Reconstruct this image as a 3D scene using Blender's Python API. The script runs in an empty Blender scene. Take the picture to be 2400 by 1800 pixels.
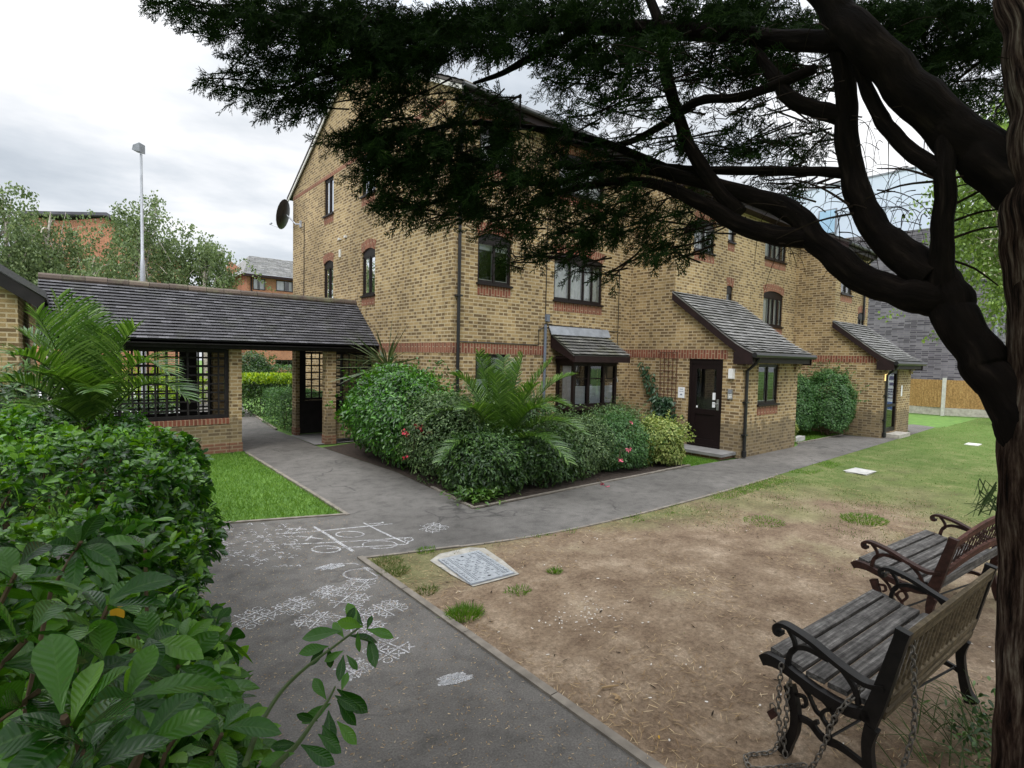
import bpy, math, random
import numpy as np
from mathutils import Vector, Matrix, noise as mnoise
random.seed(7); RNG = np.random.default_rng(11)
S = bpy.context.scene; COL = S.collection
# ------------------------------------------------------------------ camera frame (x along the long facade, y along the gable wall)
FPX = 1253.0; HC = 2.05
def nv(v): v = np.array(v, float); return v/np.linalg.norm(v)
_F = nv([1500, 30, -FPX]); _G = nv([-1050, 85, -FPX]); _U = nv(np.cross(_F, _G)); _G = np.cross(_U, _F)
RW = np.array([_F, _G, _U]); CAMP = np.array([0, 0, HC])
def ray(u, v): return RW @ nv([(u-1200)/FPX, -(v-900)/FPX, -1])
def gnd(u, v, z=0.0): d = ray(u, v); return CAMP + d*((z-HC)/d[2])
def at(u, v, D): return CAMP + ray(u, v)*D
def proj(P):
    c = RW.T @ (np.array(P)-CAMP)
    if c[2] > -0.05: return (-9999, -9999)
    return (1200+FPX*c[0]/-c[2], 900-FPX*c[1]/-c[2])
cam = bpy.data.cameras.new('camera'); cam.sensor_width = 36; cam.lens = FPX/2400*36; cam.clip_end = 500; cam.clip_start = 0.05
co = bpy.data.objects.new('camera', cam); COL.objects.link(co); S.camera = co
co.matrix_world = Matrix(((RW[0][0], RW[0][1], RW[0][2], 0), (RW[1][0], RW[1][1], RW[1][2], 0), (RW[2][0], RW[2][1], RW[2][2], HC), (0, 0, 0, 1)))
# ------------------------------------------------------------------ materials
def M_(name):
    m = bpy.data.materials.new(name); m.use_nodes = True; nt = m.node_tree
    return m, nt, nt.nodes['Principled BSDF'], nt.nodes['Material Output']
def N(nt, t, **k):
    n = nt.nodes.new(t)
    for a, b in k.items():
        if a[0] == '_': n.inputs[a[1:].replace('_', ' ')].default_value = b
        else: setattr(n, a, b)
    return n
def ramp(nt, stops, interp='LINEAR'):
    r = nt.nodes.new('ShaderNodeValToRGB'); e = r.color_ramp.elements; r.color_ramp.interpolation = interp
    while len(e) < len(stops): e.new(0.5)
    for i, (p, c) in enumerate(stops): e[i].position = p; e[i].color = (c[0], c[1], c[2], 1) if hasattr(c, '__len__') else (c, c, c, 1)
    return r
def mixc(nt, fac, a, b, mode='MIX'):
    m = nt.nodes.new('ShaderNodeMix'); m.data_type = 'RGBA'; m.blend_type = mode
    for s, v in ((0, fac), (6, a), (7, b)):
        if hasattr(v, 'is_linked'): nt.links.new(v, m.inputs[s])
        elif s == 0: m.inputs[0].default_value = v
        else: m.inputs[s].default_value = (v[0], v[1], v[2], 1)
    return m.outputs[2]
def uvcoord(nt): return nt.nodes.new('ShaderNodeTexCoord').outputs['UV']
def objcoord(nt): return nt.nodes.new('ShaderNodeTexCoord').outputs['Object']
def noise(nt, vec, scale, detail=3, rough=.55): 
    n = N(nt, 'ShaderNodeTexNoise', _Scale=scale, _Detail=detail, _Roughness=rough)
    if vec is not None: nt.links.new(vec, n.inputs['Vector'])
    return n.outputs['Fac']
def bump(nt, p, h, s=.3, d=.01):
    b = N(nt, 'ShaderNodeBump', _Strength=s, _Distance=d); nt.links.new(h, b.inputs['Height']); nt.links.new(b.outputs['Normal'], p.inputs['Normal'])
def scalev(nt, vec, s):
    m = N(nt, 'ShaderNodeVectorMath', operation='MULTIPLY'); nt.links.new(vec, m.inputs[0]); m.inputs[1].default_value = s; return m.outputs[0]
MATS = {}
def plain(name, c, rough=.7, spec=.3, var=.25, sc=6, metal=0, bmp=0):
    m, nt, p, o = M_(name); v = noise(nt, objcoord(nt), sc, 4)
    r = ramp(nt, [(.3, [x*(1-var) for x in c]), (.7, [min(1, x*(1+var)) for x in c])]); nt.links.new(v, r.inputs[0])
    nt.links.new(r.outputs[0], p.inputs['Base Color']); p.inputs['Roughness'].default_value = rough
    p.inputs['Specular IOR Level'].default_value = spec; p.inputs['Metallic'].default_value = metal
    if bmp: bump(nt, p, v, bmp, .01)
    MATS[name] = m; return m
def brickmat(name, light, mid, dark, mortar, w=.215, h=.0705, mort=.0105, darkfrac=.5, rot=False, weather=.25):
    m, nt, p, o = M_(name); uv = uvcoord(nt)
    if rot:
        mp = N(nt, 'ShaderNodeMapping'); mp.inputs['Rotation'].default_value = (0, 0, math.pi/2); nt.links.new(uv, mp.inputs[0]); uv = mp.outputs[0]
    def br(width, off=.5, mo=mort):
        b = N(nt, 'ShaderNodeTexBrick', offset=off, _Scale=1.0, _Mortar_Size=mo, _Mortar_Smooth=.15, _Bias=0.0, _Brick_Width=width, _Row_Height=h)
        b.inputs['Color1'].default_value = (0, 0, 0, 1); b.inputs['Color2'].default_value = (1, 1, 1, 1); b.inputs['Mortar'].default_value = (0, 0, 0, 1)
        nt.links.new(uv, b.inputs['Vector']); return b
    b1 = br(w); b2 = br(w/2, 0.0, 0.0)
    r1 = ramp(nt, [(0, light), (.45, [a*.6+b*.4 for a, b in zip(light, mid)]), (.8, mid), (1, [x*.82 for x in mid])]); nt.links.new(b1.outputs['Color'], r1.inputs[0])
    nz = noise(nt, uv, 1.1, 3); nz2 = noise(nt, uv, 60, 2)
    ad = N(nt, 'ShaderNodeMath', operation='MULTIPLY_ADD'); nt.links.new(nz, ad.inputs[0]); ad.inputs[1].default_value = .35; nt.links.new(b2.outputs['Color'], ad.inputs[2])
    nt.links.new(b2.outputs['Color'], ad.inputs[2])
    r2 = ramp(nt, [((1.175-darkfrac)*.8-.10, 0), ((1.175-darkfrac)*.8+.06, .9)]); 
    sc = N(nt, 'ShaderNodeMath', operation='MULTIPLY', use_clamp=False); nt.links.new(ad.outputs[0], sc.inputs[0]); sc.inputs[1].default_value = .8
    nt.links.new(sc.outputs[0], r2.inputs[0])
    c = mixc(nt, r2.outputs[0], r1.outputs[0], dark)
    rg = ramp(nt, [(.3, .8), (.7, 1.15)]); nt.links.new(nz2, rg.inputs[0]); c = mixc(nt, 1.0, c, rg.outputs[0], 'MULTIPLY')
    c = mixc(nt, b1.outputs['Fac'], c, mortar)
    nw = noise(nt, uv, .6, 5, .65); rw = ramp(nt, [(.3, 1-weather), (.65, 1.08)]); nt.links.new(nw, rw.inputs[0])
    c = mixc(nt, 1.0, c, rw.outputs[0], 'MULTIPLY')
    su_ = N(nt, 'ShaderNodeSeparateXYZ'); nt.links.new(uvcoord(nt), su_.inputs[0]); ns_ = noise(nt, uv, 2.3, 5, .7); hz_ = N(nt, 'ShaderNodeMath', operation='MULTIPLY_ADD'); nt.links.new(ns_, hz_.inputs[0]); hz_.inputs[1].default_value = -1.3; nt.links.new(su_.outputs[1], hz_.inputs[2]); rz_ = ramp(nt, [(0.0, .55), (.12, 0)]); nt.links.new(hz_.outputs[0], rz_.inputs[0])
    if not rot: c = mixc(nt, rz_.outputs[0], c, (.10, .085, .06))
    st_v = scalev(nt, uv, (3.2, .28, 1)); sn_ = noise(nt, st_v, 1.6, 4, .65); rs_ = ramp(nt, [(.56, 0), (.74, .45)]); nt.links.new(sn_, rs_.inputs[0]); c = mixc(nt, rs_.outputs[0], c, [x*.45 for x in mid])
    nt.links.new(c, p.inputs['Base Color']); p.inputs['Roughness'].default_value = .9; p.inputs['Specular IOR Level'].default_value = .15
    iv = N(nt, 'ShaderNodeMath', operation='MULTIPLY_ADD'); nt.links.new(b1.outputs['Fac'], iv.inputs[0]); iv.inputs[1].default_value = -1; nt.links.new(nz2, iv.inputs[2])
    bump(nt, p, iv.outputs[0], .35, .008); MATS[name] = m; return m
brickmat('brick_yellow', (.42, .302, .152), (.33, .23, .11), (.155, .103, .055), (.50, .405, .265), darkfrac=.37, weather=.36)
brickmat('brick_red_soldier', (.25, .088, .055), (.20, .072, .047), (.14, .055, .042), (.33, .23, .155), w=.235, h=.0705, rot=True, darkfrac=.08)
brickmat('brick_red_far', (.46, .19, .105), (.38, .15, .085), (.28, .11, .065), (.48, .30, .2), darkfrac=.1)
brickmat('brick_grey', (.21, .20, .225), (.14, .13, .155), (.075, .07, .085), (.22, .21, .22), w=.5, h=.09, darkfrac=.35)
brickmat('brick_red_plinth', (.33, .115, .065), (.27, .09, .055), (.17, .06, .045), (.42, .30, .2), darkfrac=.08)
plain('brown_timber', (.016, .007, .007), .6, .3, .3); plain('frame_upvc', (.009, .0045, .0045), .45, .3, .2)
plain('black_timber', (.012, .010, .010), .7, .3, .4); plain('gutter_black', (.012, .012, .013), .35, .5, .1)
plain('pipe_grey_blue', (.13, .15, .19), .5, .4, .15); plain('white_board', (.62, .6, .56), .6, .3, .1); plain('white_plastic', (.75, .75, .74), .4, .4, .04)
plain('curtain_net', (.88, .88, .88), .9, .1, .12, 14); plain('blind_white', (.70, .74, .80), .7, .2, .05); plain('lead_flashing', (.22, .235, .26), .5, .4, .2)
plain('dark_inside', (.02, .02, .02), .9, .1, .2); plain('concrete', (.36, .34, .30), .9, .2, .25, 9, 0, .2); plain('concrete_post', (.52, .51, .48), .9, .2, .15, 9, 0, .2)
plain('slab_grey', (.20, .195, .19), .9, .2, .2, 5, 0, .2); plain('paver_light', (.50, .49, .50), .9, .2, .15, 1)
plain('galvanised', (.42, .44, .48), .45, .5, .15, 4, .3); plain('cast_iron', (.007, .0055, .005), .55, .3, .5, 20, 0, .2); plain('rust_iron', (.035, .014, .010), .7, .3, .5, 25, 0, .3)
plain('chain_steel', (.16, .145, .125), .45, .5, .4, 40, .6); plain('kerb_edge', (.21, .185, .155), .9, .2, .3, 8, 0, .3); plain('dish_mesh', (.014, .014, .016), .5, .4, .2); plain('cream_render', (.62, .58, .45), .9, .2, .06, 1)
plain('cladding_pale', (.58, .66, .76), .5, .3, .05, .4); plain('stem_bark', (.10, .07, .045), .9, .1, .4, 20); plain('birch_bark', (.42, .38, .33), .9, .2, .5, 9)
plain('twig_dark', (.022, .015, .011), .9, .1, .4, 20); plain('sign_white', (.78, .79, .82), .4, .4, .02); plain('sign_blue', (.08, .16, .42), .4, .4, .05); plain('sign_ink', (.12, .11, .22), .5, .4, .05)
plain('stone_block', (.42, .41, .39), .9, .2, .2, 8); plain('paper_white', (.8, .81, .84), .7, .2, .02); plain('paper_ink', (.18, .2, .28), .7, .2, .1)
plain('steel_bright', (.55, .55, .56), .3, .5, .1, 8, .8); plain('petal_red', (.36, .02, .035), .6, .3, .3, 30); plain('trellis_wood', (.10, .045, .03), .8, .2, .3, 12)
plain('petal_pink', (.6, .12, .18), .6, .3, .3, 30); plain('roof_far', (.10, .10, .115), .9, .2, .25, 2); plain('pane_blue', (.34, .52, .68), .2, .5, .1, 1); plain('room_dark', (.03, .028, .025), .8, .2, .4, 2)  # room fill is plain near-black paint for unlit interiors, no emission
def glassmat(name, tint=(.02, .025, .03), see=.9):
    m, nt, p, o = M_(name); nt.nodes.remove(p)
    g = N(nt, 'ShaderNodeBsdfGlossy', _Roughness=.02); g.inputs['Color'].default_value = (.95, .97, 1, 1)
    t = N(nt, 'ShaderNodeBsdfTransparent'); t.inputs['Color'].default_value = (see, see, see*1.02, 1)
    f = N(nt, 'ShaderNodeFresnel', _IOR=1.55); a = N(nt, 'ShaderNodeMath', operation='MULTIPLY_ADD'); nt.links.new(f.outputs[0], a.inputs[0]); a.inputs[1].default_value = 1.2; a.inputs[2].default_value = .03
    x = N(nt, 'ShaderNodeMixShader'); nt.links.new(a.outputs[0], x.inputs[0]); nt.links.new(t.outputs[0], x.inputs[1]); nt.links.new(g.outputs[0], x.inputs[2]); nt.links.new(x.outputs[0], o.inputs[0])
    MATS[name] = m
glassmat('glass')
def tilemat(name, c, moss=(.09, .10, .045), mossamt=.35, hi=1.5):
    m, nt, p, o = M_(name); g = N(nt, 'ShaderNodeNewGeometry')
    r = ramp(nt, [(0, [x*.7 for x in c]), (.7, c), (1, [x*hi for x in c])]); nt.links.new(g.outputs['Random Per Island'], r.inputs[0])
    n1 = noise(nt, objcoord(nt), 2.2, 5, .7); n2 = noise(nt, objcoord(nt), 35, 3, .7)
    rr = ramp(nt, [(.50, 0), (.75, mossamt)]); nt.links.new(n1, rr.inputs[0]); col = mixc(nt, rr.outputs[0], r.outputs[0], moss)
    r2 = ramp(nt, [(.35, .75), (.5, 1), (.74, 1.05), (.82, 1.9)]); nt.links.new(n2, r2.inputs[0]); col = mixc(nt, 1, col, r2.outputs[0], 'MULTIPLY')
    nt.links.new(col, p.inputs['Base Color']); p.inputs['Roughness'].default_value = .75; p.inputs['Specular IOR Level'].default_value = .3; bump(nt, p, n2, .35, .01); MATS[name] = m
tilemat('tile_dark', (.085, .083, .09)); tilemat('tile_pale', (.19, .187, .182), (.12, .12, .08), .5, 1.4); tilemat('tile_mossy', (.13, .128, .12), (.11, .115, .055), .7, 1.4); tilemat('tile_ridge', (.10, .075, .06), (.16, .17, .09), .8)
tilemat('tile_brown', (.06, .052, .048), (.05, .05, .03), .4)
def leafmat(name, stops, rough=.4, spec=.4, trans=.25, tcol=None, patch=None):
    m, nt, p, o = M_(name); g = N(nt, 'ShaderNodeNewGeometry'); r = ramp(nt, stops); 
    n1 = noise(nt, objcoord(nt), 2.5, 2); ad = N(nt, 'ShaderNodeMath', operation='MULTIPLY_ADD'); nt.links.new(n1, ad.inputs[0]); ad.inputs[1].default_value = .5; 
    m2 = N(nt, 'ShaderNodeMath', operation='MULTIPLY_ADD'); nt.links.new(g.outputs['Random Per Island'], m2.inputs[0]); m2.inputs[1].default_value = .75; m2.inputs[2].default_value = -.12
    nt.links.new(m2.outputs[0], ad.inputs[2]); nt.links.new(ad.outputs[0], r.inputs[0])
    nt.links.new(r.outputs[0], p.inputs['Base Color']); p.inputs['Roughness'].default_value = rough; p.inputs['Specular IOR Level'].default_value = spec
    if trans:
        t = N(nt, 'ShaderNodeBsdfTranslucent'); h = N(nt, 'ShaderNodeHueSaturation', _Saturation=1.15, _Value=1.5, _Hue=.485); nt.links.new(r.outputs[0], h.inputs['Color']); nt.links.new(h.outputs[0], t.inputs[0])
        x = N(nt, 'ShaderNodeMixShader', _Fac=trans); nt.links.new(p.outputs[0], x.inputs[1]); nt.links.new(t.outputs[0], x.inputs[2]); nt.links.new(x.outputs[0], o.inputs[0])
    MATS[name] = m
leafmat('leaf_choisya', [(0, (.006, .028, .004)), (.5, (.020, .086, .008)), (.8, (.062, .18, .015)), (1, (.17, .36, .03))], .24, .45, .24)
def veinleaf(name):
    m = MATS[name]; nt = m.node_tree; p = nt.nodes['Principled BSDF']; uv = uvcoord(nt); sx = N(nt, 'ShaderNodeSeparateXYZ'); nt.links.new(uv, sx.inputs[0])
    def mt(op, a, b=None, c=None):
        n = N(nt, 'ShaderNodeMath', operation=op)
        for i, v in enumerate((a, b, c)):
            if v is None: continue
            if hasattr(v, 'is_linked'): nt.links.new(v, n.inputs[i])
            else: n.inputs[i].default_value = v
        return n.outputs[0]
    au = mt('ABSOLUTE', mt('SUBTRACT', sx.outputs[0], .5)); w = mt('SINE', mt('MULTIPLY', mt('SUBTRACT', sx.outputs[1], mt('MULTIPLY', au, .35)), 62.0)); mid = mt('LESS_THAN', au, .035)
    src = p.inputs['Base Color'].links[0].from_socket; lat = mt('MULTIPLY', mt('GREATER_THAN', w, .95), .10); f = mt('MAXIMUM', mt('MULTIPLY', mid, .45), lat); col = mixc(nt, f, src, (.085, .19, .035)); nt.links.new(col, p.inputs['Base Color'])
    bl = N(nt, 'ShaderNodeTexCoord').outputs['Object']; spot = noise(nt, bl, 60, 4, .7); rs = ramp(nt, [(.70, 0), (.78, .55)]); nt.links.new(spot, rs.inputs[0]); col = mixc(nt, rs.outputs[0], col, (.10, .075, .02)); nt.links.new(col, p.inputs['Base Color'])
    bump(nt, p, w, .22, .0015)
leafmat('leaf_newgrowth_lit', [(0, (.022, .085, .006)), (.5, (.06, .175, .012)), (1, (.17, .36, .03))], .27, .38, .28)  # fresh top leaves, colour also lifted to brighten the hedge top
veinleaf('leaf_choisya'); veinleaf('leaf_newgrowth_lit')
leafmat('leaf_glossy', [(0, (.008, .030, .004)), (.5, (.034, .118, .014)), (1, (.13, .32, .035))], .28, .55, .28)
leafmat('leaf_dark', [(0, (.008, .024, .006)), (.55, (.038, .092, .020)), (1, (.13, .24, .055))], .38, .45, .22)
leafmat('leaf_grey', [(0, (.014, .034, .008)), (.5, (.06, .115, .034)), (1, (.19, .27, .10))], .48, .4, .2)
leafmat('leaf_variegated', [(0, (.06, .11, .02)), (.4, (.17, .24, .05)), (.8, (.38, .42, .13)), (1, (.5, .52, .22))], .45, .35, .25)
leafmat('leaf_laurel', [(0, (.05, .12, .008)), (.4, (.16, .28, .015)), (.8, (.34, .48, .02)), (1, (.5, .6, .04))], .3, .45, .3)
leafmat('leaf_box', [(0, (.022, .065, .018)), (.6, (.055, .14, .035)), (1, (.13, .26, .07))], .4, .4, .22)
leafmat('leaf_birch', [(0, (.05, .085, .03)), (.6, (.13, .185, .075)), (1, (.27, .34, .15))], .45, .35, .35)
leafmat('leaf_birch_bright', [(0, (.07, .13, .03)), (.6, (.16, .26, .06)), (1, (.30, .42, .12))], .4, .4, .4)
leafmat('leaf_palm', [(0, (.022, .060, .010)), (.6, (.066, .145, .024)), (1, (.19, .31, .075))], .28, .5, .3)
leafmat('leaf_cordyline', [(0, (.03, .05, .02)), (.6, (.07, .10, .04)), (1, (.14, .17, .07))], .4, .4, .2)
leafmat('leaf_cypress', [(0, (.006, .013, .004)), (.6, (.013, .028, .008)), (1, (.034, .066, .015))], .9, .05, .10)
leafmat('leaf_climber', [(0, (.02, .055, .03)), (1, (.06, .12, .055))], .4, .4, .25)
leafmat('leaf_yellowed', [(0, (.45, .26, .02)), (1, (.5, .3, .03))], .5, .3, .3)
leafmat('blade_lawn', [(0, (.055, .135, .018)), (.6, (.11, .225, .028)), (1, (.19, .31, .05))], .6, .25, .3)
leafmat('blade_dry', [(0, (.05, .10, .018)), (.5, (.11, .17, .04)), (.8, (.24, .22, .10)), (1, (.40, .33, .18))], .7, .2, .2)
leafmat('straw', [(0, (.09, .05, .024)), (.4, (.25, .16, .08)), (.8, (.46, .34, .19)), (1, (.7, .58, .42))], .8, .2, 0)
leafmat('crumb', [(0, (.40, .37, .32)), (1, (.75, .72, .68))], .8, .2, 0)
leafmat('needle_weed', [(0, (.03, .055, .018)), (1, (.10, .15, .05))], .6, .25, .2)
def barkmat():
    m, nt, p, o = M_('bark'); uv = uvcoord(nt); v = scalev(nt, uv, (26, 2.2, 1)); n1 = noise(nt, v, 2.2, 8, .68); n2 = noise(nt, objcoord(nt), 3, 3)
    r = ramp(nt, [(.38, (.006, .004, .003)), (.47, (.045, .027, .021)), (.55, (.12, .085, .066)), (.66, (.30, .26, .215))]); nt.links.new(n1, r.inputs[0])
    r2 = ramp(nt, [(.35, (.75, .62, .55)), (.65, (1.1, 1.1, 1.05))]); nt.links.new(n2, r2.inputs[0]); c = mixc(nt, 1, r.outputs[0], r2.outputs[0], 'MULTIPLY')
    nt.links.new(c, p.inputs['Base Color']); p.inputs['Roughness'].default_value = .95; p.inputs['Specular IOR Level'].default_value = .1; bump(nt, p, n1, 1.0, .06); MATS['bark'] = m
    m, nt, p, o = M_('limb_bark_shaded'); uv = uvcoord(nt); n1 = noise(nt, scalev(nt, uv, (5, 1.5, 1)), 3.0, 5, .6)  # shade on the limbs put into the colour, far darker than the trunk
    r = ramp(nt, [(.3, (.002, .0015, .0012)), (.55, (.008, .0055, .0045)), (.75, (.028, .020, .016))]); nt.links.new(n1, r.inputs[0]); nt.links.new(r.outputs[0], p.inputs['Base Color']); p.inputs['Roughness'].default_value = .95; p.inputs['Specular IOR Level'].default_value = .1; bump(nt, p, n1, .8, .02); MATS['limb_bark_shaded'] = m
barkmat()
def woodmat(name, a, b, c, ax=0):
    m, nt, p, o = M_(name); v = scalev(nt, objcoord(nt), (1.2, 24, 24) if ax == 0 else (14, 14, 1)); n1 = noise(nt, v, 2.2, 6, .65); n2 = noise(nt, objcoord(nt), 18, 4, .7)
    r = ramp(nt, [(.3, a), (.55, b), (.78, c)]); nt.links.new(n1, r.inputs[0]); r2 = ramp(nt, [(.35, .6), (.65, 1.25)]); nt.links.new(n2, r2.inputs[0]); col = mixc(nt, 1, r.outputs[0], r2.outputs[0], 'MULTIPLY')
    nt.links.new(col, p.inputs['Base Color']); p.inputs['Roughness'].default_value = .85; p.inputs['Specular IOR Level'].default_value = .2; bump(nt, p, n1, .5, .006); MATS[name] = m
woodmat('wood_weathered', (.028, .025, .023), (.115, .107, .10), (.30, .285, .265)); woodmat('wood_tan', (.05, .036, .02), (.12, .092, .055), (.20, .16, .105)); woodmat('wood_reddish', (.04, .018, .013), (.105, .046, .033), (.19, .095, .07))
woodmat('fence_board', (.22, .12, .045), (.36, .22, .085), (.46, .31, .14), 2)
def emitmat(name, c, s):
    m, nt, p, o = M_(name); p.inputs['Base Color'].default_value = (*c, 1); p.inputs['Emission Color'].default_value = (*c, 1); p.inputs['Emission Strength'].default_value = s; MATS[name] = m
emitmat('lamp_lit', (1, .72, .28), 1.3)
def asphalt():
    m, nt, p, o = M_('asphalt'); oc = objcoord(nt); n1 = noise(nt, oc, .7, 5, .6); n2 = noise(nt, oc, 90, 3, .7); n3 = noise(nt, oc, 38, 2, .8); n4 = noise(nt, oc, 5, 5, .7)
    r = ramp(nt, [(.3, (.095, .088, .080)), (.7, (.168, .156, .143))]); nt.links.new(n1, r.inputs[0])
    r2 = ramp(nt, [(.3, .6), (.55, 1.0), (.72, 1.3), (.8, 2.4)]); nt.links.new(n2, r2.inputs[0]); c = mixc(nt, 1, r.outputs[0], r2.outputs[0], 'MULTIPLY')
    r3 = ramp(nt, [(.69, 0), (.74, .55)]); nt.links.new(n3, r3.inputs[0]); c = mixc(nt, r3.outputs[0], c, (.33, .27, .2))
    r4 = ramp(nt, [(.35, .72), (.5, 1), (.68, 1.15)]); nt.links.new(n4, r4.inputs[0]); c = mixc(nt, 1, c, r4.outputs[0], 'MULTIPLY')
    wv = N(nt, 'ShaderNodeTexVoronoi', feature='DISTANCE_TO_EDGE', _Scale=.55); wd_ = N(nt, 'ShaderNodeVectorMath', operation='MULTIPLY_ADD'); nw_ = N(nt, 'ShaderNodeTexNoise', _Scale=2.5, _Detail=4.0); nt.links.new(oc, nw_.inputs['Vector']); nt.links.new(nw_.outputs['Color'], wd_.inputs[0]); wd_.inputs[1].default_value = (.5, .5, .5); nt.links.new(oc, wd_.inputs[2]); nt.links.new(wd_.outputs[0], wv.inputs['Vector'])
    rc = ramp(nt, [(.003, .55), (.012, 0)]); nt.links.new(wv.outputs['Distance'], rc.inputs[0]); rk = ramp(nt, [(.52, 0), (.60, 1)]); nt.links.new(noise(nt, oc, .8, 2), rk.inputs[0]); ck = mixc(nt, 1, rc.outputs[0], rk.outputs[0], 'MULTIPLY'); c = mixc(nt, ck, c, (.02, .019, .018))
    nt.links.new(c, p.inputs['Base Color']); p.inputs['Roughness'].default_value = .85; p.inputs['Specular IOR Level'].default_value = .3; bump(nt, p, n2, .5, .006); MATS['asphalt'] = m
asphalt()
def groundmats():
    m, nt, p, o = M_('lawn_soil'); n1 = noise(nt, objcoord(nt), 4, 5, .7); r = ramp(nt, [(.3, (.06, .13, .02)), (.7, (.13, .24, .04))]); nt.links.new(n1, r.inputs[0]); nt.links.new(r.outputs[0], p.inputs['Base Color']); p.inputs['Roughness'].default_value = 1; MATS['lawn_soil'] = m
    m, nt, p, o = M_('dirt'); oc = objcoord(nt); sx = N(nt, 'ShaderNodeSeparateXYZ'); nt.links.new(oc, sx.inputs[0])
    n0 = noise(nt, oc, .55, 5, .65); n1 = noise(nt, oc, 2.2, 6, .7); n2 = noise(nt, scalev(nt, oc, (1, 1, 1)), 28, 5, .75); n3 = noise(nt, oc, 110, 3, .7)
    rd = ramp(nt, [(.3, (.12, .081, .054)), (.5, (.21, .153, .104)), (.7, (.34, .265, .19))]); nt.links.new(n1, rd.inputs[0])
    rs = ramp(nt, [(.3, .55), (.5, 1.0), (.7, 1.45)]); nt.links.new(n2, rs.inputs[0]); d = mixc(nt, .8, rd.outputs[0], rs.outputs[0], 'MULTIPLY')
    rs3 = ramp(nt, [(.3, .7), (.6, 1.1), (.75, 1.5)]); nt.links.new(n3, rs3.inputs[0]); d = mixc(nt, .8, d, rs3.outputs[0], 'MULTIPLY')
    rg = ramp(nt, [(.30, (.036, .072, .016)), (.46, (.085, .125, .034)), (.58, (.165, .17, .07)), (.72, (.31, .26, .155))]); ga = N(nt, 'ShaderNodeMath', operation='MULTIPLY_ADD'); nt.links.new(n1, ga.inputs[0]); ga.inputs[1].default_value = .65; gb = N(nt, 'ShaderNodeMath', operation='MULTIPLY_ADD'); nt.links.new(n2, gb.inputs[0]); gb.inputs[1].default_value = .5; gb.inputs[2].default_value = -.08; nt.links.new(gb.outputs[0], ga.inputs[2]); nt.links.new(ga.outputs[0], rg.inputs[0])
    # grass amount grows along +x and towards the path edge
    gx = N(nt, 'ShaderNodeMapRange'); nt.links.new(sx.outputs[0], gx.inputs[0]); gx.inputs[1].default_value = 4.5; gx.inputs[2].default_value = 17; gx.inputs[3].default_value = -.12; gx.inputs[4].default_value = .60
    gy = N(nt, 'ShaderNodeMapRange'); nt.links.new(sx.outputs[1], gy.inputs[0]); gy.inputs[1].default_value = 3.3; gy.inputs[2].default_value = 4.6; gy.inputs[3].default_value = 0; gy.inputs[4].default_value = .28
    a = N(nt, 'ShaderNodeMath', operation='ADD'); nt.links.new(gx.outputs[0], a.inputs[0]); nt.links.new(gy.outputs[0], a.inputs[1])
    b = N(nt, 'ShaderNodeMath', operation='MULTIPLY_ADD'); nt.links.new(n0, b.inputs[0]); b.inputs[1].default_value = 1.05; nt.links.new(a.outputs[0], b.inputs[2])
    b2 = N(nt, 'ShaderNodeMath', operation='MULTIPLY_ADD'); nt.links.new(n2, b2.inputs[0]); b2.inputs[1].default_value = .35; nt.links.new(b.outputs[0], b2.inputs[2])
    rm = ramp(nt, [(.72, 0), (.98, .92)]); nt.links.new(b2.outputs[0], rm.inputs[0]); gl = N(nt, 'ShaderNodeMapRange'); nt.links.new(sx.outputs[0], gl.inputs[0]); gl.inputs[1].default_value = 8; gl.inputs[2].default_value = 22; gl.inputs[3].default_value = 0; gl.inputs[4].default_value = .75; gg = mixc(nt, gl.outputs[0], rg.outputs[0], (.07, .14, .022)); c = mixc(nt, rm.outputs[0], d, gg)
    nt.links.new(c, p.inputs['Base Color']); p.inputs['Roughness'].default_value = 1; p.inputs['Specular IOR Level'].default_value = .1; bump(nt, p, n2, .6, .015); MATS['dirt'] = m
    m, nt, p, o = M_('chalk'); n1 = noise(nt, objcoord(nt), 130, 3, .8); n2 = noise(nt, objcoord(nt), 14, 3, .7); ad = N(nt, 'ShaderNodeMath', operation='MULTIPLY_ADD'); nt.links.new(n2, ad.inputs[0]); ad.inputs[1].default_value = .5; nt.links.new(n1, ad.inputs[2])
    r = ramp(nt, [(.63, 0), (.88, .82)]); nt.links.new(ad.outputs[0], r.inputs[0])
    t = N(nt, 'ShaderNodeBsdfTransparent'); x = N(nt, 'ShaderNodeMixShader'); p.inputs['Base Color'].default_value = (.72, .72, .73, 1); p.inputs['Roughness'].default_value = 1
    nt.links.new(r.outputs[0], x.inputs[0]); nt.links.new(t.outputs[0], x.inputs[1]); nt.links.new(p.outputs[0], x.inputs[2]); nt.links.new(x.outputs[0], o.inputs[0]); MATS['chalk'] = m
    m, nt, p, o = M_('bed_soil'); n1 = noise(nt, objcoord(nt), 12, 6, .75); r = ramp(nt, [(.3, (.018, .012, .009)), (.7, (.065, .045, .032))]); nt.links.new(n1, r.inputs[0]); nt.links.new(r.outputs[0], p.inputs['Base Color']); p.inputs['Roughness'].default_value = 1; bump(nt, p, n1, .8, .03); MATS['bed_soil'] = m
    m, nt, p, o = M_('cover_steel'); n1 = noise(nt, objcoord(nt), 25, 4, .7); r = ramp(nt, [(.3, (.30, .32, .345)), (.7, (.46, .48, .505))]); nt.links.new(n1, r.inputs[0]); nt.links.new(r.outputs[0], p.inputs['Base Color']); p.inputs['Roughness'].default_value = .5; p.inputs['Metallic'].default_value = .35; MATS['cover_steel'] = m
groundmats()
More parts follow.
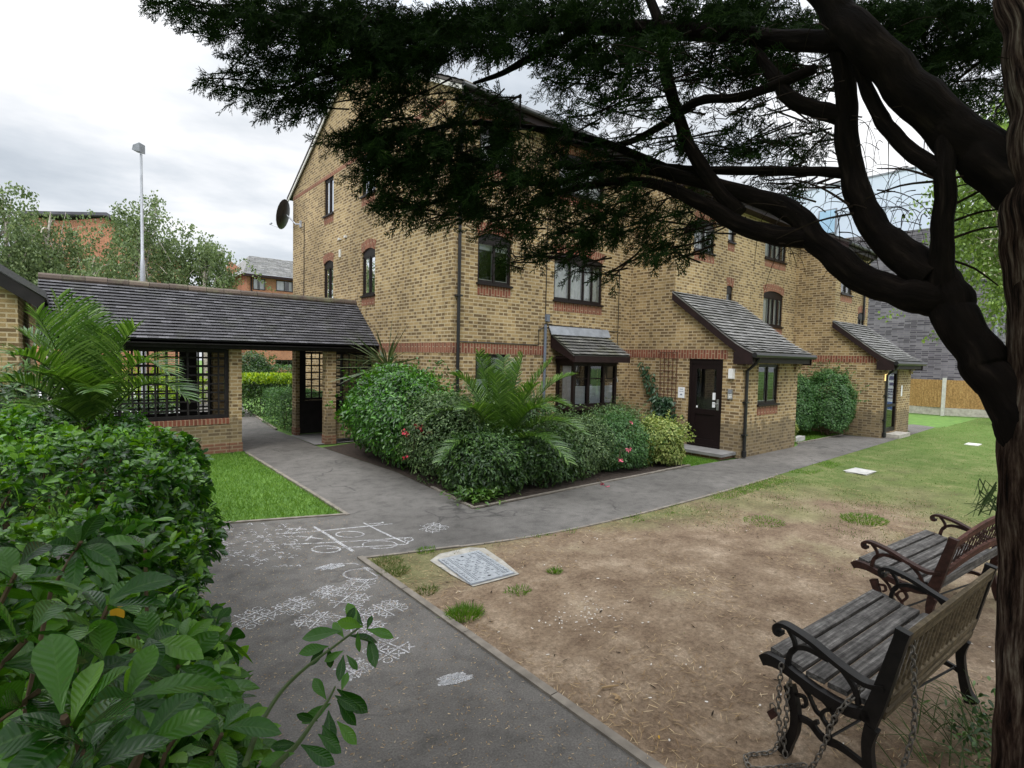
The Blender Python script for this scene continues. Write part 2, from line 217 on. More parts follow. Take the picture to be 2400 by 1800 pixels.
# ------------------------------------------------------------------ objects
OFF = {}
def tag(o, label=None, cat=None, group=None, kind=None):
    if label: o['label'] = label
    if cat: o['category'] = cat
    if group: o['group'] = group
    if kind: o['kind'] = kind
    return o
def thing(name, label, cat, loc=(0, 0, 0), group=None):
    o = bpy.data.objects.new(name, None); COL.objects.link(o); o.location = loc; o.empty_display_size = .2; OFF[o] = np.array(loc, float)
    return tag(o, label, cat, group)
def link(name, me, mat, parent=None, loc=None, smooth=False):
    o = bpy.data.objects.new(name, me); COL.objects.link(o)
    if mat: me.materials.append(MATS[mat])
    if parent is not None: o.parent = parent; OFF[o] = OFF[parent]
    else: OFF[o] = np.array(loc if loc is not None else (0, 0, 0), float); o.location = OFF[o]
    if smooth: me.polygons.foreach_set('use_smooth', np.ones(len(me.polygons), bool))
    return o
class MB:
    def __init__(s): s.v = []; s.f = []; s.uv = []
    def face(s, pts, uv=None):
        pts = [np.array(p, float) for p in pts]
        if uv is None:
            n = np.cross(pts[1]-pts[0], pts[2]-pts[0]); a = np.abs(n); k = int(np.argmax(a))
            uv = [(p[0], p[1]) if k == 2 else ((p[1], p[2]) if k == 0 else (p[0], p[2])) for p in pts]
        b = len(s.v); s.v += [tuple(p) for p in pts]; s.f.append(tuple(range(b, b+len(pts)))); s.uv += list(uv)
    def box(s, lo, hi):
        x0, y0, z0 = lo; x1, y1, z1 = hi
        for q in (((x0, y0, z0), (x1, y0, z0), (x1, y0, z1), (x0, y0, z1)), ((x1, y1, z0), (x0, y1, z0), (x0, y1, z1), (x1, y1, z1)), ((x0, y1, z0), (x0, y0, z0), (x0, y0, z1), (x0, y1, z1)),
                  ((x1, y0, z0), (x1, y1, z0), (x1, y1, z1), (x1, y0, z1)), ((x0, y0, z1), (x1, y0, z1), (x1, y1, z1), (x0, y1, z1)), ((x0, y1, z0), (x1, y1, z0), (x1, y0, z0), (x0, y0, z0))): s.face(q)
    def shared(s, pts, faces, uvs=None):
        b = len(s.v); s.v += [tuple(p) for p in pts]
        for f in faces:
            s.f.append(tuple(b+i for i in f)); s.uv += [uvs[i] for i in f] if uvs else [(pts[i][0], pts[i][2]) for i in f]
    def prism(s, poly, axis, a0, a1):   # poly of 2-d points extruded along an axis
        def P(q, a): return (a, q[0], q[1]) if axis == 'X' else ((q[0], a, q[1]) if axis == 'Y' else (q[0], q[1], a))
        n = len(poly); s.face([P(q, a0) for q in poly]); s.face([P(q, a1) for q in reversed(poly)])
        for i in range(n): s.face([P(poly[i], a0), P(poly[i], a1), P(poly[(i+1) % n], a1), P(poly[(i+1) % n], a0)])
    def tube(s, path, rad, seg=8, smoothn=0, closed=False, rough=0.0, caps=True, gnarl=0.0):
        path = [np.array(p, float) for p in path]; rad = list(rad) if hasattr(rad, '__len__') else [rad]*len(path)
        if smoothn: path, rad = catmull(path, rad, smoothn)
        if gnarl:
            sd = random.uniform(0, 50); rad = [r*(1+gnarl*1.6*mnoise.noise(Vector((i*.33, sd, 0)))) for i, r in enumerate(rad)]; path = [p+np.array([mnoise.noise(Vector((i*.22, sd, k*9.))) for k in (1, 2, 3)])*rad[i]*gnarl*3.2 for i, p in enumerate(path)]
        n = len(path); T = [nv(path[min(i+1, n-1)]-path[max(i-1, 0)]) for i in range(n)]
        up = np.array([0, 0, 1.0]) if abs(T[0][2]) < .9 else np.array([1.0, 0, 0]); a = nv(np.cross(T[0], up)); b0 = len(s.v); L = 0; pts = []; uvs = []
        for i in range(n):
            a = nv(a - T[i]*np.dot(a, T[i])); c = np.cross(T[i], a)
            if i: L += np.linalg.norm(path[i]-path[i-1])
            for k in range(seg+1):
                th = 2*math.pi*(k % seg)/seg; r = rad[i]
                if rough: 
                    w = path[i]*6 + np.array([math.cos(th), math.sin(th), 0])*1.5; r *= 1+rough*mnoise.noise(Vector(w)) + rough*.7*mnoise.noise(Vector((math.cos(th)*5, math.sin(th)*5, L*1.2)))
                pts.append(path[i]+(a*math.cos(th)+c*math.sin(th))*r); uvs.append((k/seg*.6, L))
        m = seg+1; s.shared(pts, [(i*m+k, i*m+k+1, (i+1)*m+k+1, (i+1)*m+k) for i in range(n-1) for k in range(seg)], uvs)
        if caps and n > 1:
            s.face([pts[(n-1)*m+k] for k in range(seg)]); s.face([pts[k] for k in reversed(range(seg))])
    def build(s, name, mat, parent=None, loc=None, smooth=False, weld=False):
        off = OFF[parent] if parent is not None else np.array(loc if loc is not None else (0, 0, 0), float)
        V = np.array(s.v, float)-off; me = bpy.data.meshes.new(name); me.from_pydata(V.tolist(), [], s.f); uvl = me.uv_layers.new(name='UVMap'); uvl.data.foreach_set('uv', np.array(s.uv, np.float32).ravel()); me.update()
        return link(name, me, mat, parent, loc, smooth)
def catmull(P, R, k):
    P = [np.array(p, float) for p in P]; n = len(P); op = []; orr = []
    for i in range(n-1):
        p0, p1, p2, p3 = P[max(i-1, 0)], P[i], P[i+1], P[min(i+2, n-1)]
        for j in range(k):
            t = j/k; op.append(.5*((2*p1)+(-p0+p2)*t+(2*p0-5*p1+4*p2-p3)*t*t+(-p0+3*p1-3*p2+p3)*t**3)); orr.append(R[i]*(1-t)+R[i+1]*t)
    op.append(P[-1]); orr.append(R[-1]); return op, orr
def npmesh(name, V, F, mat, parent=None, loc=None, smooth=False):
    off = OFF[parent] if parent is not None else np.array(loc if loc is not None else (0, 0, 0), float)
    V = (np.asarray(V)-off).astype(np.float32); F = np.asarray(F, np.int32); me = bpy.data.meshes.new(name)
    me.vertices.add(len(V)); me.vertices.foreach_set('co', V.ravel()); me.loops.add(F.size); me.loops.foreach_set('vertex_index', F.ravel())
    me.polygons.add(len(F)); me.polygons.foreach_set('loop_start', np.arange(len(F), dtype=np.int32)*F.shape[1]); me.polygons.foreach_set('loop_total', np.full(len(F), F.shape[1], np.int32))
    me.update(calc_edges=True)
    return link(name, me, mat, parent, loc, smooth)
def leafuv(o, prof, acc=3):
    k = len(prof); me = o.data; per = np.array([[s/(acc-1), t] for t, _ in prof for s in range(acc)], np.float32); vi = np.zeros(len(me.loops), np.int32); me.loops.foreach_get('vertex_index', vi); uvl = me.uv_layers.new(name='UVMap'); uvl.data.foreach_set('uv', per[vi % (k*acc)].ravel()); return o
def unit(a): return a/np.maximum(np.linalg.norm(a, axis=-1, keepdims=True), 1e-9)
SIMPLE = ((0, .12), (.45, 1), (1, .06)); BROAD = ((0, .1), (.25, .72), (.55, 1), (.82, .7), (1, .05)); OBOV = ((0, .07), (.18, .34), (.38, .76), (.58, 1), (.76, .88), (.90, .5), (1, .03)); BLADE = ((0, 1), (1, .1)); STRAP = ((0, .6), (.35, 1), (.7, .85), (1, .06))
def leafset(B, D, Nn, L, W, prof=SIMPLE, fold=0.25, droop=0.0):
    B = np.asarray(B, float); n = len(B); D = unit(np.asarray(D, float)); Sd = unit(np.cross(D, Nn)); Nn = np.cross(Sd, D)
    L = np.broadcast_to(L, (n,))[:, None]; W = np.broadcast_to(W, (n,))[:, None]; k = len(prof); acc = 3 if fold else 2
    V = np.zeros((n, k, acc, 3))
    for i, (t, w) in enumerate(prof):
        c = B + D*L*t; c = c + np.array([0, 0, -1.0])*(droop*L*t*t)
        if fold: V[:, i, 0] = c-Sd*W*w*.5+Nn*fold*W*w*.5; V[:, i, 1] = c; V[:, i, 2] = c+Sd*W*w*.5+Nn*fold*W*w*.5
        else: V[:, i, 0] = c-Sd*W*w*.5; V[:, i, 1] = c+Sd*W*w*.5
    idx = np.arange(n*k*acc).reshape(n, k, acc); F = []
    for a in range(acc-1): F.append(np.stack([idx[:, :-1, a], idx[:, :-1, a+1], idx[:, 1:, a+1], idx[:, 1:, a]], -1).reshape(-1, 4))
    return V.reshape(-1, 3), np.concatenate(F)
def joinvf(parts):
    o = 0; Vs = []; Fs = []
    for V, F in parts: Vs.append(V); Fs.append(F+o); o += len(V)
    return np.concatenate(Vs), np.concatenate(Fs)
def rnd_unit(n): return unit(RNG.normal(size=(n, 3)))
# ------------------------------------------------------------------ buildings
def lmap(pl, c):
    return (lambda a, d, z: (a, c+d, z)) if pl == 'Y' else (lambda a, d, z: (c+d, a, z))
def lbox(mb, P, a0, a1, d0, d1, z0, z1):
    p, q = P(a0, d0, z0), P(a1, d1, z1); mb.box([min(p[i], q[i]) for i in range(3)], [max(p[i], q[i]) for i in range(3)])
def wall(mb, pl, c, a0, a1, z0, z1, holes=(), depth=.10):
    P = lmap(pl, c); A = sorted({a0, a1, *[h[0] for h in holes], *[h[1] for h in holes]}); Z = sorted({z0, z1, *[h[2] for h in holes], *[h[3] for h in holes]})
    for i in range(len(A)-1):
        for j in range(len(Z)-1):
            am, zm = (A[i]+A[i+1])/2, (Z[j]+Z[j+1])/2
            if any(h[0] < am < h[1] and h[2] < zm < h[3] for h in holes): continue
            mb.face([P(A[i], 0, Z[j]), P(A[i+1], 0, Z[j]), P(A[i+1], 0, Z[j+1]), P(A[i], 0, Z[j+1])])
    for h in holes:
        b0, b1, y0, y1 = h[:4]
        for q in (((b0, y0), (b0, y1)), ((b1, y1), (b1, y0)), ((b0, y1), (b1, y1)), ((b1, y0), (b0, y0))):
            mb.face([P(q[0][0], 0, q[0][1]), P(q[1][0], 0, q[1][1]), P(q[1][0], depth, q[1][1]), P(q[0][0], depth, q[0][1])])
def window(par, pl, c, h, panes=(1, 1), curtain=None, arch=True, apron=True, sill=True, bars=True, name='window', frame='frame_upvc', label=None, rec=.03):
    a0, a1, z0, z1 = h; P = lmap(pl, c); mb = MB(); fw = .036; top = z1-(.16 if arch else 0)
    lbox(mb, P, a0, a0+fw, rec, rec+.06, z0, z1); lbox(mb, P, a1-fw, a1, rec, rec+.06, z0, z1)
    lbox(mb, P, a0+fw, a1-fw, rec, rec+.06, z0, z0+fw); lbox(mb, P, a0+fw, a1-fw, rec, rec+.06, top-fw, z1)
    tot = sum(panes); a = a0+fw; iw = a1-a0-2*fw; gl = []
    for i, pn in enumerate(panes):
        w = iw*pn/tot; gl.append((a, a+w))
        if i: lbox(mb, P, a-.024, a+.024, rec-.004, rec+.056, z0+fw, top-fw)
        lbox(mb, P, a+.0, a+.022, rec+.006, rec+.05, z0+fw, top-fw); lbox(mb, P, a+w-.022, a+w, rec+.006, rec+.05, z0+fw, top-fw)
        lbox(mb, P, a+.03, a+w-.03, rec+.006, rec+.05, z0+fw, z0+fw+.035); lbox(mb, P, a+.03, a+w-.03, rec+.006, rec+.05, top-fw-.035, top-fw)
        a += w
    o = mb.build(name, frame, par)
    if label: o['label'] = label
    g = MB()
    for b0, b1 in gl: g.face([P(b0+.02, rec+.03, z0+fw), P(b1-.02, rec+.03, z0+fw), P(b1-.02, rec+.03, top-fw), P(b0+.02, rec+.03, top-fw)])
    g.build('pane', 'glass', o); ib = MB()
    for b0, b1 in gl:
        b0 += .022; b1 -= .022; zl, zh = z0+fw+.035, top-fw-.035
        for q in ((b0, b1, zl, zl+.016), (b0, b1, zh-.012, zh), (b0, b0+.012, zl+.016, zh-.012), (b1-.012, b1, zl+.016, zh-.012)): lbox(ib, P, q[0], q[1], rec+.032, rec+.062, q[2], q[3])
    ib.build('inner_frame', 'white_plastic', o)
    if sill:
        s = MB(); lbox(s, P, a0-.03, a1+.03, -.045, rec+.01, z0-.035, z0+.004); s.build('sill', frame, o)
    if apron:
        s = MB(); lbox(s, P, a0, a1, -.005, .05, z0-.035-.2, z0-.036); s.build('brick_apron', 'brick_red_soldier', o)
    if arch:
        s = MB(); rise = min(.10, (a1-a0)*.12); n = 10; pts = []
        for i in range(n+1):
            t = i/n; aa = a0+(a1-a0)*t; zz = z1-rise+rise*(1-(2*t-1)**2); k = (2*t-1)*.06; pts.append((aa, zz, aa+k, zz+.215))
        for i in range(n):
            p, q = pts[i], pts[i+1]
            s.face([P(p[0], -.005, p[1]), P(q[0], -.005, q[1]), P(q[2], -.005, q[3]), P(p[2], -.005, p[3])], [(p[0], p[1]), (q[0], p[1]), (q[0], p[1]+.215), (p[0], p[1]+.215)])
            s.face([P(p[0], -.005, p[1]), P(p[0], .1, p[1]), P(q[0], .1, q[1]), P(q[0], -.005, q[1])])
            s.face([P(p[2], -.005, p[3]), P(q[2], -.005, q[3]), P(q[2], .02, q[3]), P(p[2], .02, p[3])])
        s.build('brick_arch', 'brick_red_soldier', o)
    def sheet(b0, b1, y0, y1, amp, per, dep, mat, nm):
        s = MB(); n = max(6, int((b1-b0)/per*6)); row = []
        for i in range(n+1):
            aa = b0+(b1-b0)*i/n; dd = dep+amp*math.sin(aa/per*6.28)+amp*.5*math.sin(aa/per*2.3); row.append((aa, dd))
        pts = [P(r[0], r[1], y0) for r in row]+[P(r[0], r[1], y1) for r in row]
        s.shared(pts, [(i, i+1, i+n+2, i+n+1) for i in range(n)]); s.build(nm, mat, o, smooth=True)
    if curtain == 'net': sheet(a0+.02, a1-.02, z0, z1-.05, .018, .11, rec+.085, 'curtain_net', 'curtain')
    if curtain == 'sides':
        w = (a1-a0); sheet(a0+.02, a0+w*.38, z0, z1-.05, .02, .09, rec+.085, 'curtain_net', 'curtain'); sheet(a0+w*.55, a0+w*.97, z0, z1-.05, .02, .09, rec+.15, 'curtain_net', 'curtain')
    if curtain == 'half': 
        s = MB(); n = 12
        for i in range(n): zz = z0+.04+(z1-z0)*.47*i/n; s.face([P(a0+.04, rec+.075, zz), P(a1-.04, rec+.075, zz), P(a1-.04, rec+.07, zz+(z1-z0)*.47/n*.9), P(a0+.04, rec+.07, zz+(z1-z0)*.47/n*.9)])
        s.build('blind', 'blind_white', o)
    if curtain == 'roller':
        s = MB(); lbox(s, P, a0+.06, a1-.06, rec+.10, rec+.11, z0+(z1-z0)*.68, z1-.1); s.build('blind', 'blind_white', o)
    return o
def tiles(mb, e0, e1, r0, r1, course=.115, tw=.18, th=.016, jit=.004, bell=None):
    """rows of separate lapped tiles between an eave line e0-e1 and a ridge line r0-r1"""
    e0, e1, r0, r1 = [np.array(x, float) for x in (e0, e1, r0, r1)]; Ls = np.linalg.norm(r0-e0); n = max(2, int(round(Ls/course))); nor = nv(np.cross(e1-e0, r0-e0))
    if nor[2] < 0: nor = -nor
    def pt(s, t):
        p = (e0*(1-s)+e1*s)*(1-t)+(r0*(1-s)+r1*s)*t
        if bell: p = p+np.array([0, 0, bell*max(0, 1-t*3.2)**2])
        return p
    W = np.linalg.norm(e1-e0); m = max(1, int(round(W/tw)))
    for i in range(n):
        t0, t1 = i/n, min(1, (i+1.12)/n); sh = .5 if i % 2 else 0
        for k in range(-1, m+1):
            s0, s1 = max(0, (k+sh)/m), min(1, (k+1+sh)/m)
            if s1-s0 < .02/m: continue
            j = random.uniform(-jit, jit); j2 = random.uniform(-jit, jit)*.5; a = s0+.006/m; b = s1-.006/m
            A, B = pt(a, t0)+nor*(th+j), pt(b, t0)+nor*(th+j+j2); Cc, D = pt(b, t1)+nor*(.002), pt(a, t1)+nor*(.002)
            us = nv(r0-e0)*th*2.0; A2, B2 = A-nor*(th+.006)+us, B-nor*(th+.006)+us
            mb.shared([A, B, Cc, D, A2, B2], [(0, 1, 2, 3), (4, 5, 1, 0)])
X0, X1, X2, X3 = 5.64, 11.01, 17.59, 20.49; YA, YB, YC, YR = 8.54, 7.27, 6.15, 17.77
EA, EB, EC = 7.1, 6.4, 5.75
bld = thing('apartment_building', 'long yellow brick apartment building with brown window frames and red brick bands', 'building', (X0, YA, 0))
hA = dict(w1=(6.21, 7.06, 3.5, 4.50), w2=(8.29, 9.9, 3.34, 4.42), w3=(6.2, 6.96, 1.08, 2.105), w4=(8.36, 9.85, 5.72, 6.62), w5=(6.21, 7.06, 5.82, 6.62))
hB = dict(w1=(15.45, 16.72, 3.13, 4.16), w2=(15.42, 16.78, 5.06, 5.9), w3=(13.37, 13.69, 3.5, 4.07), w4=(13.34, 13.68, 5.2, 6.02), w5=(11.75, 12.68, 4.76, 5.55))
hC = dict(w1=(18.02, 18.95, 4.2, 5.0), w2=(19.58, 20.25, 3.3, 3.75))
hG = dict(w1=(11.86, 12.58, 3.47, 4.60), w2=(14.42, 15.12, 3.45, 4.62), w3=(14.42, 15.1, 5.86, 6.86), w4=(11.88, 12.63, 5.88, 6.86))
w = MB()
wall(w, 'Y', YA, X0, X1, 0, EA, list(hA.values())); wall(w, 'X', X0, YA, YR, 0, EA, list(hG.values()))
w.face([(X0, YA, EA), (X0, YR, EA), (X0, (YA+YR)/2, 9.4)]); wall(w, 'Y', YR, X0, X3, 0, 5.7)
wall(w, 'X', X1, YB, YA, 0, EB); w.face([(X1, YB, EB), (X1, YA, EB), (X1, YA, EB+.635)]); w.face([(X1, YA, 0), (X1, YR, 0), (X1, YR, EA), (X1, (YA+YR)/2, 9.4), (X1, YA, EA)])
wall(w, 'Y', YB, X1, X2, 0, EB, list(hB.values()))
wall(w, 'X', X2, YC, YB, 0, EC); w.face([(X2, YC, EC), (X2, YB, EC), (X2, YB, EC+.56)]); w.face([(X2, YB, 0), (X2, YR, 0), (X2, YR, 6), (X2, 12, 8.7), (X2, YB, EB)])
wall(w, 'Y', YC, X2, X3, 0, EC, list(hC.values())); w.face([(X3, YC, 0), (X3, YR, 0), (X3, YR, 5.7), (X3, 11.5, 8.4), (X3, YC, EC)])
w.build('wall', 'brick_yellow', bld)
# corbels at the eaves corner of the gable and of the two later bays
for (cx, cy, ez) in ((X0, YA, EA), (X1, YB, EB), (X2, YC, EC)):
    cb = MB()
    for i in range(4): cb.box((cx, cy-.07*(i+1), ez-.42+.1*i), (cx+.21, cy-.07*i if i else cy-.001, ez-.42+.1*i+.08))
    for i in range(4): cb.box((cx+.001, cy-.07*(i+1)+.03, ez-.34+.1*i), (cx+.2, cy-.002, ez-.34+.1*i+.02))
    cb.build('brick_corbel', 'brick_yellow', bld)
# red soldier bands
zb0, zb1 = 2.11, 2.31
for lo, hi in (((X0-.004, YA-.004, zb0), (8.1, YA+.05, zb1)), ((10.1, YA-.004, zb0), (X1-.002, YA+.05, zb1)), ((X0-.005, YA+.051, zb0), (X0+.05, YR, zb1)), ((X1-.004, YB+.001, zb0), (X1+.05, YA-.005, zb1)), ((X1-.0045, 5.9, zb0), (X1+.05, YB, zb1)), ((X2-.004, 5.0, zb0), (X2+.05, YB, zb1)), ((13.85, YB-.004, zb0), (X2-.005, YB+.05, zb1)), ((X0-.005, 8.9, 6.86), (X0+.05, YR-.05, 6.97))):
    bd = MB(); bd.box(lo, hi); bd.build('brick_band', 'brick_red_soldier', bld)
window(bld, 'Y', YA, hA['w1'], (1, 1), 'roller'); window(bld, 'Y', YA, hA['w2'], (1, .9, .6, .6), 'net'); window(bld, 'Y', YA, hA['w3'], (1, 1), 'half', arch=False, apron=True); window(bld, 'Y', YA, hA['w4'], (1, 1, 1), 'net'); window(bld, 'Y', YA, hA['w5'], (1, 1), 'sides')
window(bld, 'Y', YB, hB['w1'], (1.2, .8, .8, .8), 'sides'); window(bld, 'Y', YB, hB['w2'], (1, 1, 1, 1), 'sides'); window(bld, 'Y', YB, hB['w3'], (1,), apron=False, sill=False); window(bld, 'Y', YB, hB['w4'], (1,), 'net', arch=False); window(bld, 'Y', YB, hB['w5'], (1, 1), 'sides')
window(bld, 'Y', YC, hC['w1'], (1, 1)); window(bld, 'Y', YC, hC['w2'], (1, 1), apron=False)
window(bld, 'X', X0, hG['w1'], (1, 1), 'sides'); window(bld, 'X', X0, hG['w2'], (1, 1), 'roller'); window(bld, 'X', X0, hG['w3'], (1, 1), 'net', arch=False); window(bld, 'X', X0, hG['w4'], (1, 1), 'sides', arch=False)
# near-black boxes stand in for the dark rooms behind the windows
rm = MB()
rm.box((X0+.45, YA+.9, .05), (X1-.1, YR-.2, 6.9)); rm.box((X1+.12, YB+1.0, .05), (X2-.1, YR-.2, 5.6)); rm.box((X2+.1, YC+.9, .05), (X3-.1, YR-.2, 5.2)); rm.build('room', 'room_dark', bld)
# roofs
def roofpart(xa, xb, yf, ez, ridge_y, ridge_z, back_y, back_z, over=.32, verge=.1):
    mb = MB(); sl = (ridge_z-ez)/(ridge_y-yf); sb = (ridge_z-back_z)/(back_y-ridge_y); yo, zo = yf-over, ez-sl*over+.06; bo, bz = back_y+over, back_z-sb*over+.06; rz = ridge_z+.08
    tiles(mb, (xa-verge, yo, zo), (xb, yo, zo), (xa-verge, ridge_y, rz), (xb, ridge_y, rz), .26, .3, .03, .008)
    mb.face([(xb, bo, bz), (xa-verge, bo, bz), (xa-verge, ridge_y, rz), (xb, ridge_y, rz)])
    mb.prism([(yo, zo-.004), (ridge_y, rz-.004), (bo, bz-.004), (bo, bz-.055), (ridge_y, rz-.062), (yo, zo-.055)], 'X', xa-verge+.003, xb-.003)
    mb.build('roof', 'tile_brown', bld)
    return yo, zo
ya, za = roofpart(X0, X1, YA, EA, 13.155, 9.4, YR, EA); yb, zb = roofpart(X1, X2, YB, EB, 12.0, 8.76, YR, 5.9); yc, zc = roofpart(X2, X3, YC, EC, 11.4, 8.4, YR, 5.6)
vb = MB()  # verge boards
for (xx, yf, ez, yl, zl, yt) in ((X0, ya, za, 13.155, 9.42, 'w'),): 
    vb.prism([(yf, ez-.15), (yl, zl-.10), (yl, zl-.02), (yf, ez-.07)], 'X', xx-.085, xx-.055); b2 = YR+.32; vb.prism([(yl, zl-.10), (b2, ez-.15), (b2, ez-.07), (yl, zl-.02)], 'X', xx-.085, xx-.055)
vb.build('verge_board', 'white_board', bld)
vb = MB()
for (xx, yf, ez, yl, zl) in ((X1, yb, zb, YA, zb+.5*(YA-yb)), (X2, yc, zc, YB, zc+.5*(YB-yc))): vb.prism([(yf, ez-.24), (yl, zl-.22), (yl, zl-.06), (yf, ez-.06)], 'X', xx-.09, xx-.05)
vb.build('bargeboard', 'brown_timber', bld)
gt = MB(); fa = MB()
for (xa, xb, yo, zo, yw) in ((X0-.05, X1-.12, ya, za, YA), (X1-.05, X2-.12, yb, zb, YB), (X2-.05, X3-.4, yc, zc, YC)):
    fa.box((xa, yo+.02, zo-.24), (xb, yo+.045, zo-.06)); fa.box((xa, yo+.046, zo-.22), (xb, yw-.003, zo-.19))
    gt.tube([(xa-.03, yo-.04, zo-.07), (xb+.05, yo-.04, zo-.07)], .055, 10)
fa.build('fascia', 'brown_timber', bld); gt.build('gutter', 'gutter_black', bld)
def downpipe(path, r=.034, mat='gutter_black', par=bld, brackets=()):
    mb = MB(); mb.tube(path, r, 10)
    for (p) in brackets: mb.box((p[0]-r-.03, p[1]-r-.008, p[2]-.015), (p[0]+r+.03, p[1]+r+.02, p[2]+.015))
    return mb.build('downpipe', mat, par, smooth=False)
downpipe([(5.74, YA-.35, 6.82), (5.74, YA-.33, 6.7), (5.74, YA-.06, 6.5), (5.74, YA-.06, 0)], brackets=[(5.74, YA-.06, z) for z in (1.0, 3.2, 5.2)])
downpipe([(19.9, YC-.36, 5.5), (19.9, YC-.06, 5.25), (19.9, YC-.06, 3.5)])
downpipe([(8.02, YA-.05, 2.78), (8.02, YA-.05, .1)], .032, 'pipe_grey_blue'); 
jb = MB(); jb.box((8.04, YA-.06, 2.85), (8.14, YA-.001, 3.0)); jb.build('junction_box', 'pipe_grey_blue', bld)
def cable(path, r=.009, mat='gutter_black'):
    mb = MB(); mb.tube(path, r, 5); mb.build('cable', mat, bld)
cable([(8.05, YA-.012, 4.9), (8.05, YA-.012, 2.85)]); cable([(8.05, YA-.012, 2.80), (8.4, YA-.012, 2.78), (9.95, YA-.012, 2.76), (9.98, YA-.012, 2.55)]); cable([(10.52, YA-.012, 4.45), (10.52, YA-.012, 2.74), (8.0, YA-.012, 2.72), (7.86, YA-.012, 2.66), (7.86, YA-.012, 2.33), (5.8, YA-.012, 2.335)]); cable([(10.52, YA-.012, 2.7), (10.52, YA-.012, .4)])
cable([(X0-.014, 16.7, 6.0), (X0-.014, 16.72, 3.3)], .012)
vs = MB()
for y, z in ((13.95, 5.05), (13.55, 5.05)): vs.box((X0-.05, y-.06, z), (X0-.001, y+.06, z+.05))
vs.box((X0-.03, 13.88, 4.6), (X0-.001, 13.98, 4.8)); vs.build('vent_cover', 'white_board', bld)
# bay window
byf = 8.0; bay = MB(); bx0, bx1 = 8.42, 9.88
bay.box((bx0-.08, byf-.06, .93), (bx1+.08, YA-.002, 1.0)); bay.box((bx0, byf+.03, .70), (bx1, YA-.003, .929))
bayo = bay.build('bay_window', 'brown_timber', bld)
hd_ = MB(); hd_.box((bx0-.02, byf-.02, 1.95), (bx1+.02, YA-.004, 2.10)); hd_.build('head_board', 'brown_timber', bayo)
fr = MB(); P = lmap('Y', byf)
for a in (bx0, bx0+.46, bx0+.97, bx1-.07): lbox(fr, P, a, a+.07, 0, .07, 1.001, 1.949)
for y in (YA-.075,): fr.box((bx0, y, 1.001), (bx0+.05, YA-.004, 1.949)); fr.box((bx1-.05, y, 1.001), (bx1, YA-.004, 1.949))
for a, b in ((bx0+.07, bx0+.46), (bx0+.53, bx0+.97), (bx0+1.04, bx1-.07)):
    lbox(fr, P, a, b, .01, .06, 1.001, 1.06); lbox(fr, P, a, b, .01, .06, 1.89, 1.949); lbox(fr, P, a, b, .02, .05, 1.60, 1.625)
fr.box((bx0+.001, byf+.07, 1.001), (bx0+.05, YA-.075, 1.06)); fr.box((bx0+.001, byf+.07, 1.89), (bx0+.05, YA-.075, 1.949)); fr.box((bx1-.05, byf+.07, 1.001), (bx1-.001, YA-.075, 1.06))
fr.build('frame', 'frame_upvc', bayo)
g = MB(); g.face([(bx0+.05, byf+.035, 1.05), (bx1-.05, byf+.035, 1.05), (bx1-.05, byf+.035, 1.9), (bx0+.05, byf+.035, 1.9)]); g.face([(bx0+.025, YA-.07, 1.05), (bx0+.025, byf+.07, 1.05), (bx0+.025, byf+.07, 1.9), (bx0+.025, YA-.07, 1.9)]); g.face([(bx1-.025, YA-.07, 1.05), (bx1-.025, byf+.07, 1.05), (bx1-.025, byf+.07, 1.9), (bx1-.025, YA-.07, 1.9)]); g.build('pane', 'glass', bayo)
bl = MB()
for a, b in ((bx0+.07, bx0+.46), (bx0+.53, bx0+.97), (bx0+1.04, bx1-.07)):
    for i in range(14): z = 1.06+i*.028; bl.face([(a+.03, byf+.052, z), (b-.03, byf+.052, z), (b-.03, byf+.046, z+.023), (a+.03, byf+.046, z+.023)])
bl.build('blind', 'blind_white', bayo)
cu = MB(); n = 16; cu.shared([(bx0+.10+.012*math.sin(i*2.1), byf+.1+(YA-.1-byf-.1)*i/n, z) for z in (1.05, 1.9) for i in range(n+1)], [(i, i+1, i+n+2, i+n+1) for i in range(n)]); cu.build('curtain', 'curtain_net', bayo)
ins = MB(); ins.box((bx0+.2, YA-.02, 1.0), (bx1-.1, YA-.012, 1.94)); ins.build('back_panel', 'room_dark', bayo)
rf = MB(); tiles(rf, (8.2, 7.80, 2.13), (10.12, 7.80, 2.13), (8.2, YA-.01, 2.60), (10.12, YA-.01, 2.60), .125, .2, .036, .006); rf.prism([(7.81, 2.105), (YA-.01, 2.575), (YA-.01, 2.595), (7.81, 2.125)], 'X', 8.21, 10.11); rf.build('bay_roof', 'tile_mossy', bayo)
fl = MB(); fl.prism([(YA-.008, 2.66), (YA-.004, 2.74), (YA-.008, 2.74)], 'X', 8.2, 10.1); fl.prism([(YA-.012, 2.75), (YA-.11, 2.565), (YA-.11, 2.578), (YA-.02, 2.762)], 'X', 8.15, 10.14); fl.build('flashing', 'lead_flashing', bayo)
fs = MB(); fs.box((8.24, 7.80, 1.98), (10.1, 7.825, 2.115)); fs.prism([(7.82, 1.98), (YA-.005, 2.30), (YA-.005, 2.55), (7.82, 2.1)], 'X', 8.225, 8.25); fs.prism([(7.82, 1.98), (YA-.005, 2.30), (YA-.005, 2.55), (7.82, 2.1)], 'X', 10.07, 10.095); fs.box((8.26, 7.83, 2.05), (10.06, YA-.005, 2.07)); fs.build('bargeboard', 'brown_timber', bayo)
vt = MB(); vt.prism([(bx1+.0, 1.9), (bx1+.16, 1.52), (bx1+.18, 1.53), (bx1+.02, 1.91)], 'Y', byf+.1, byf+.42); vt.build('open_vent', 'white_board', bayo)
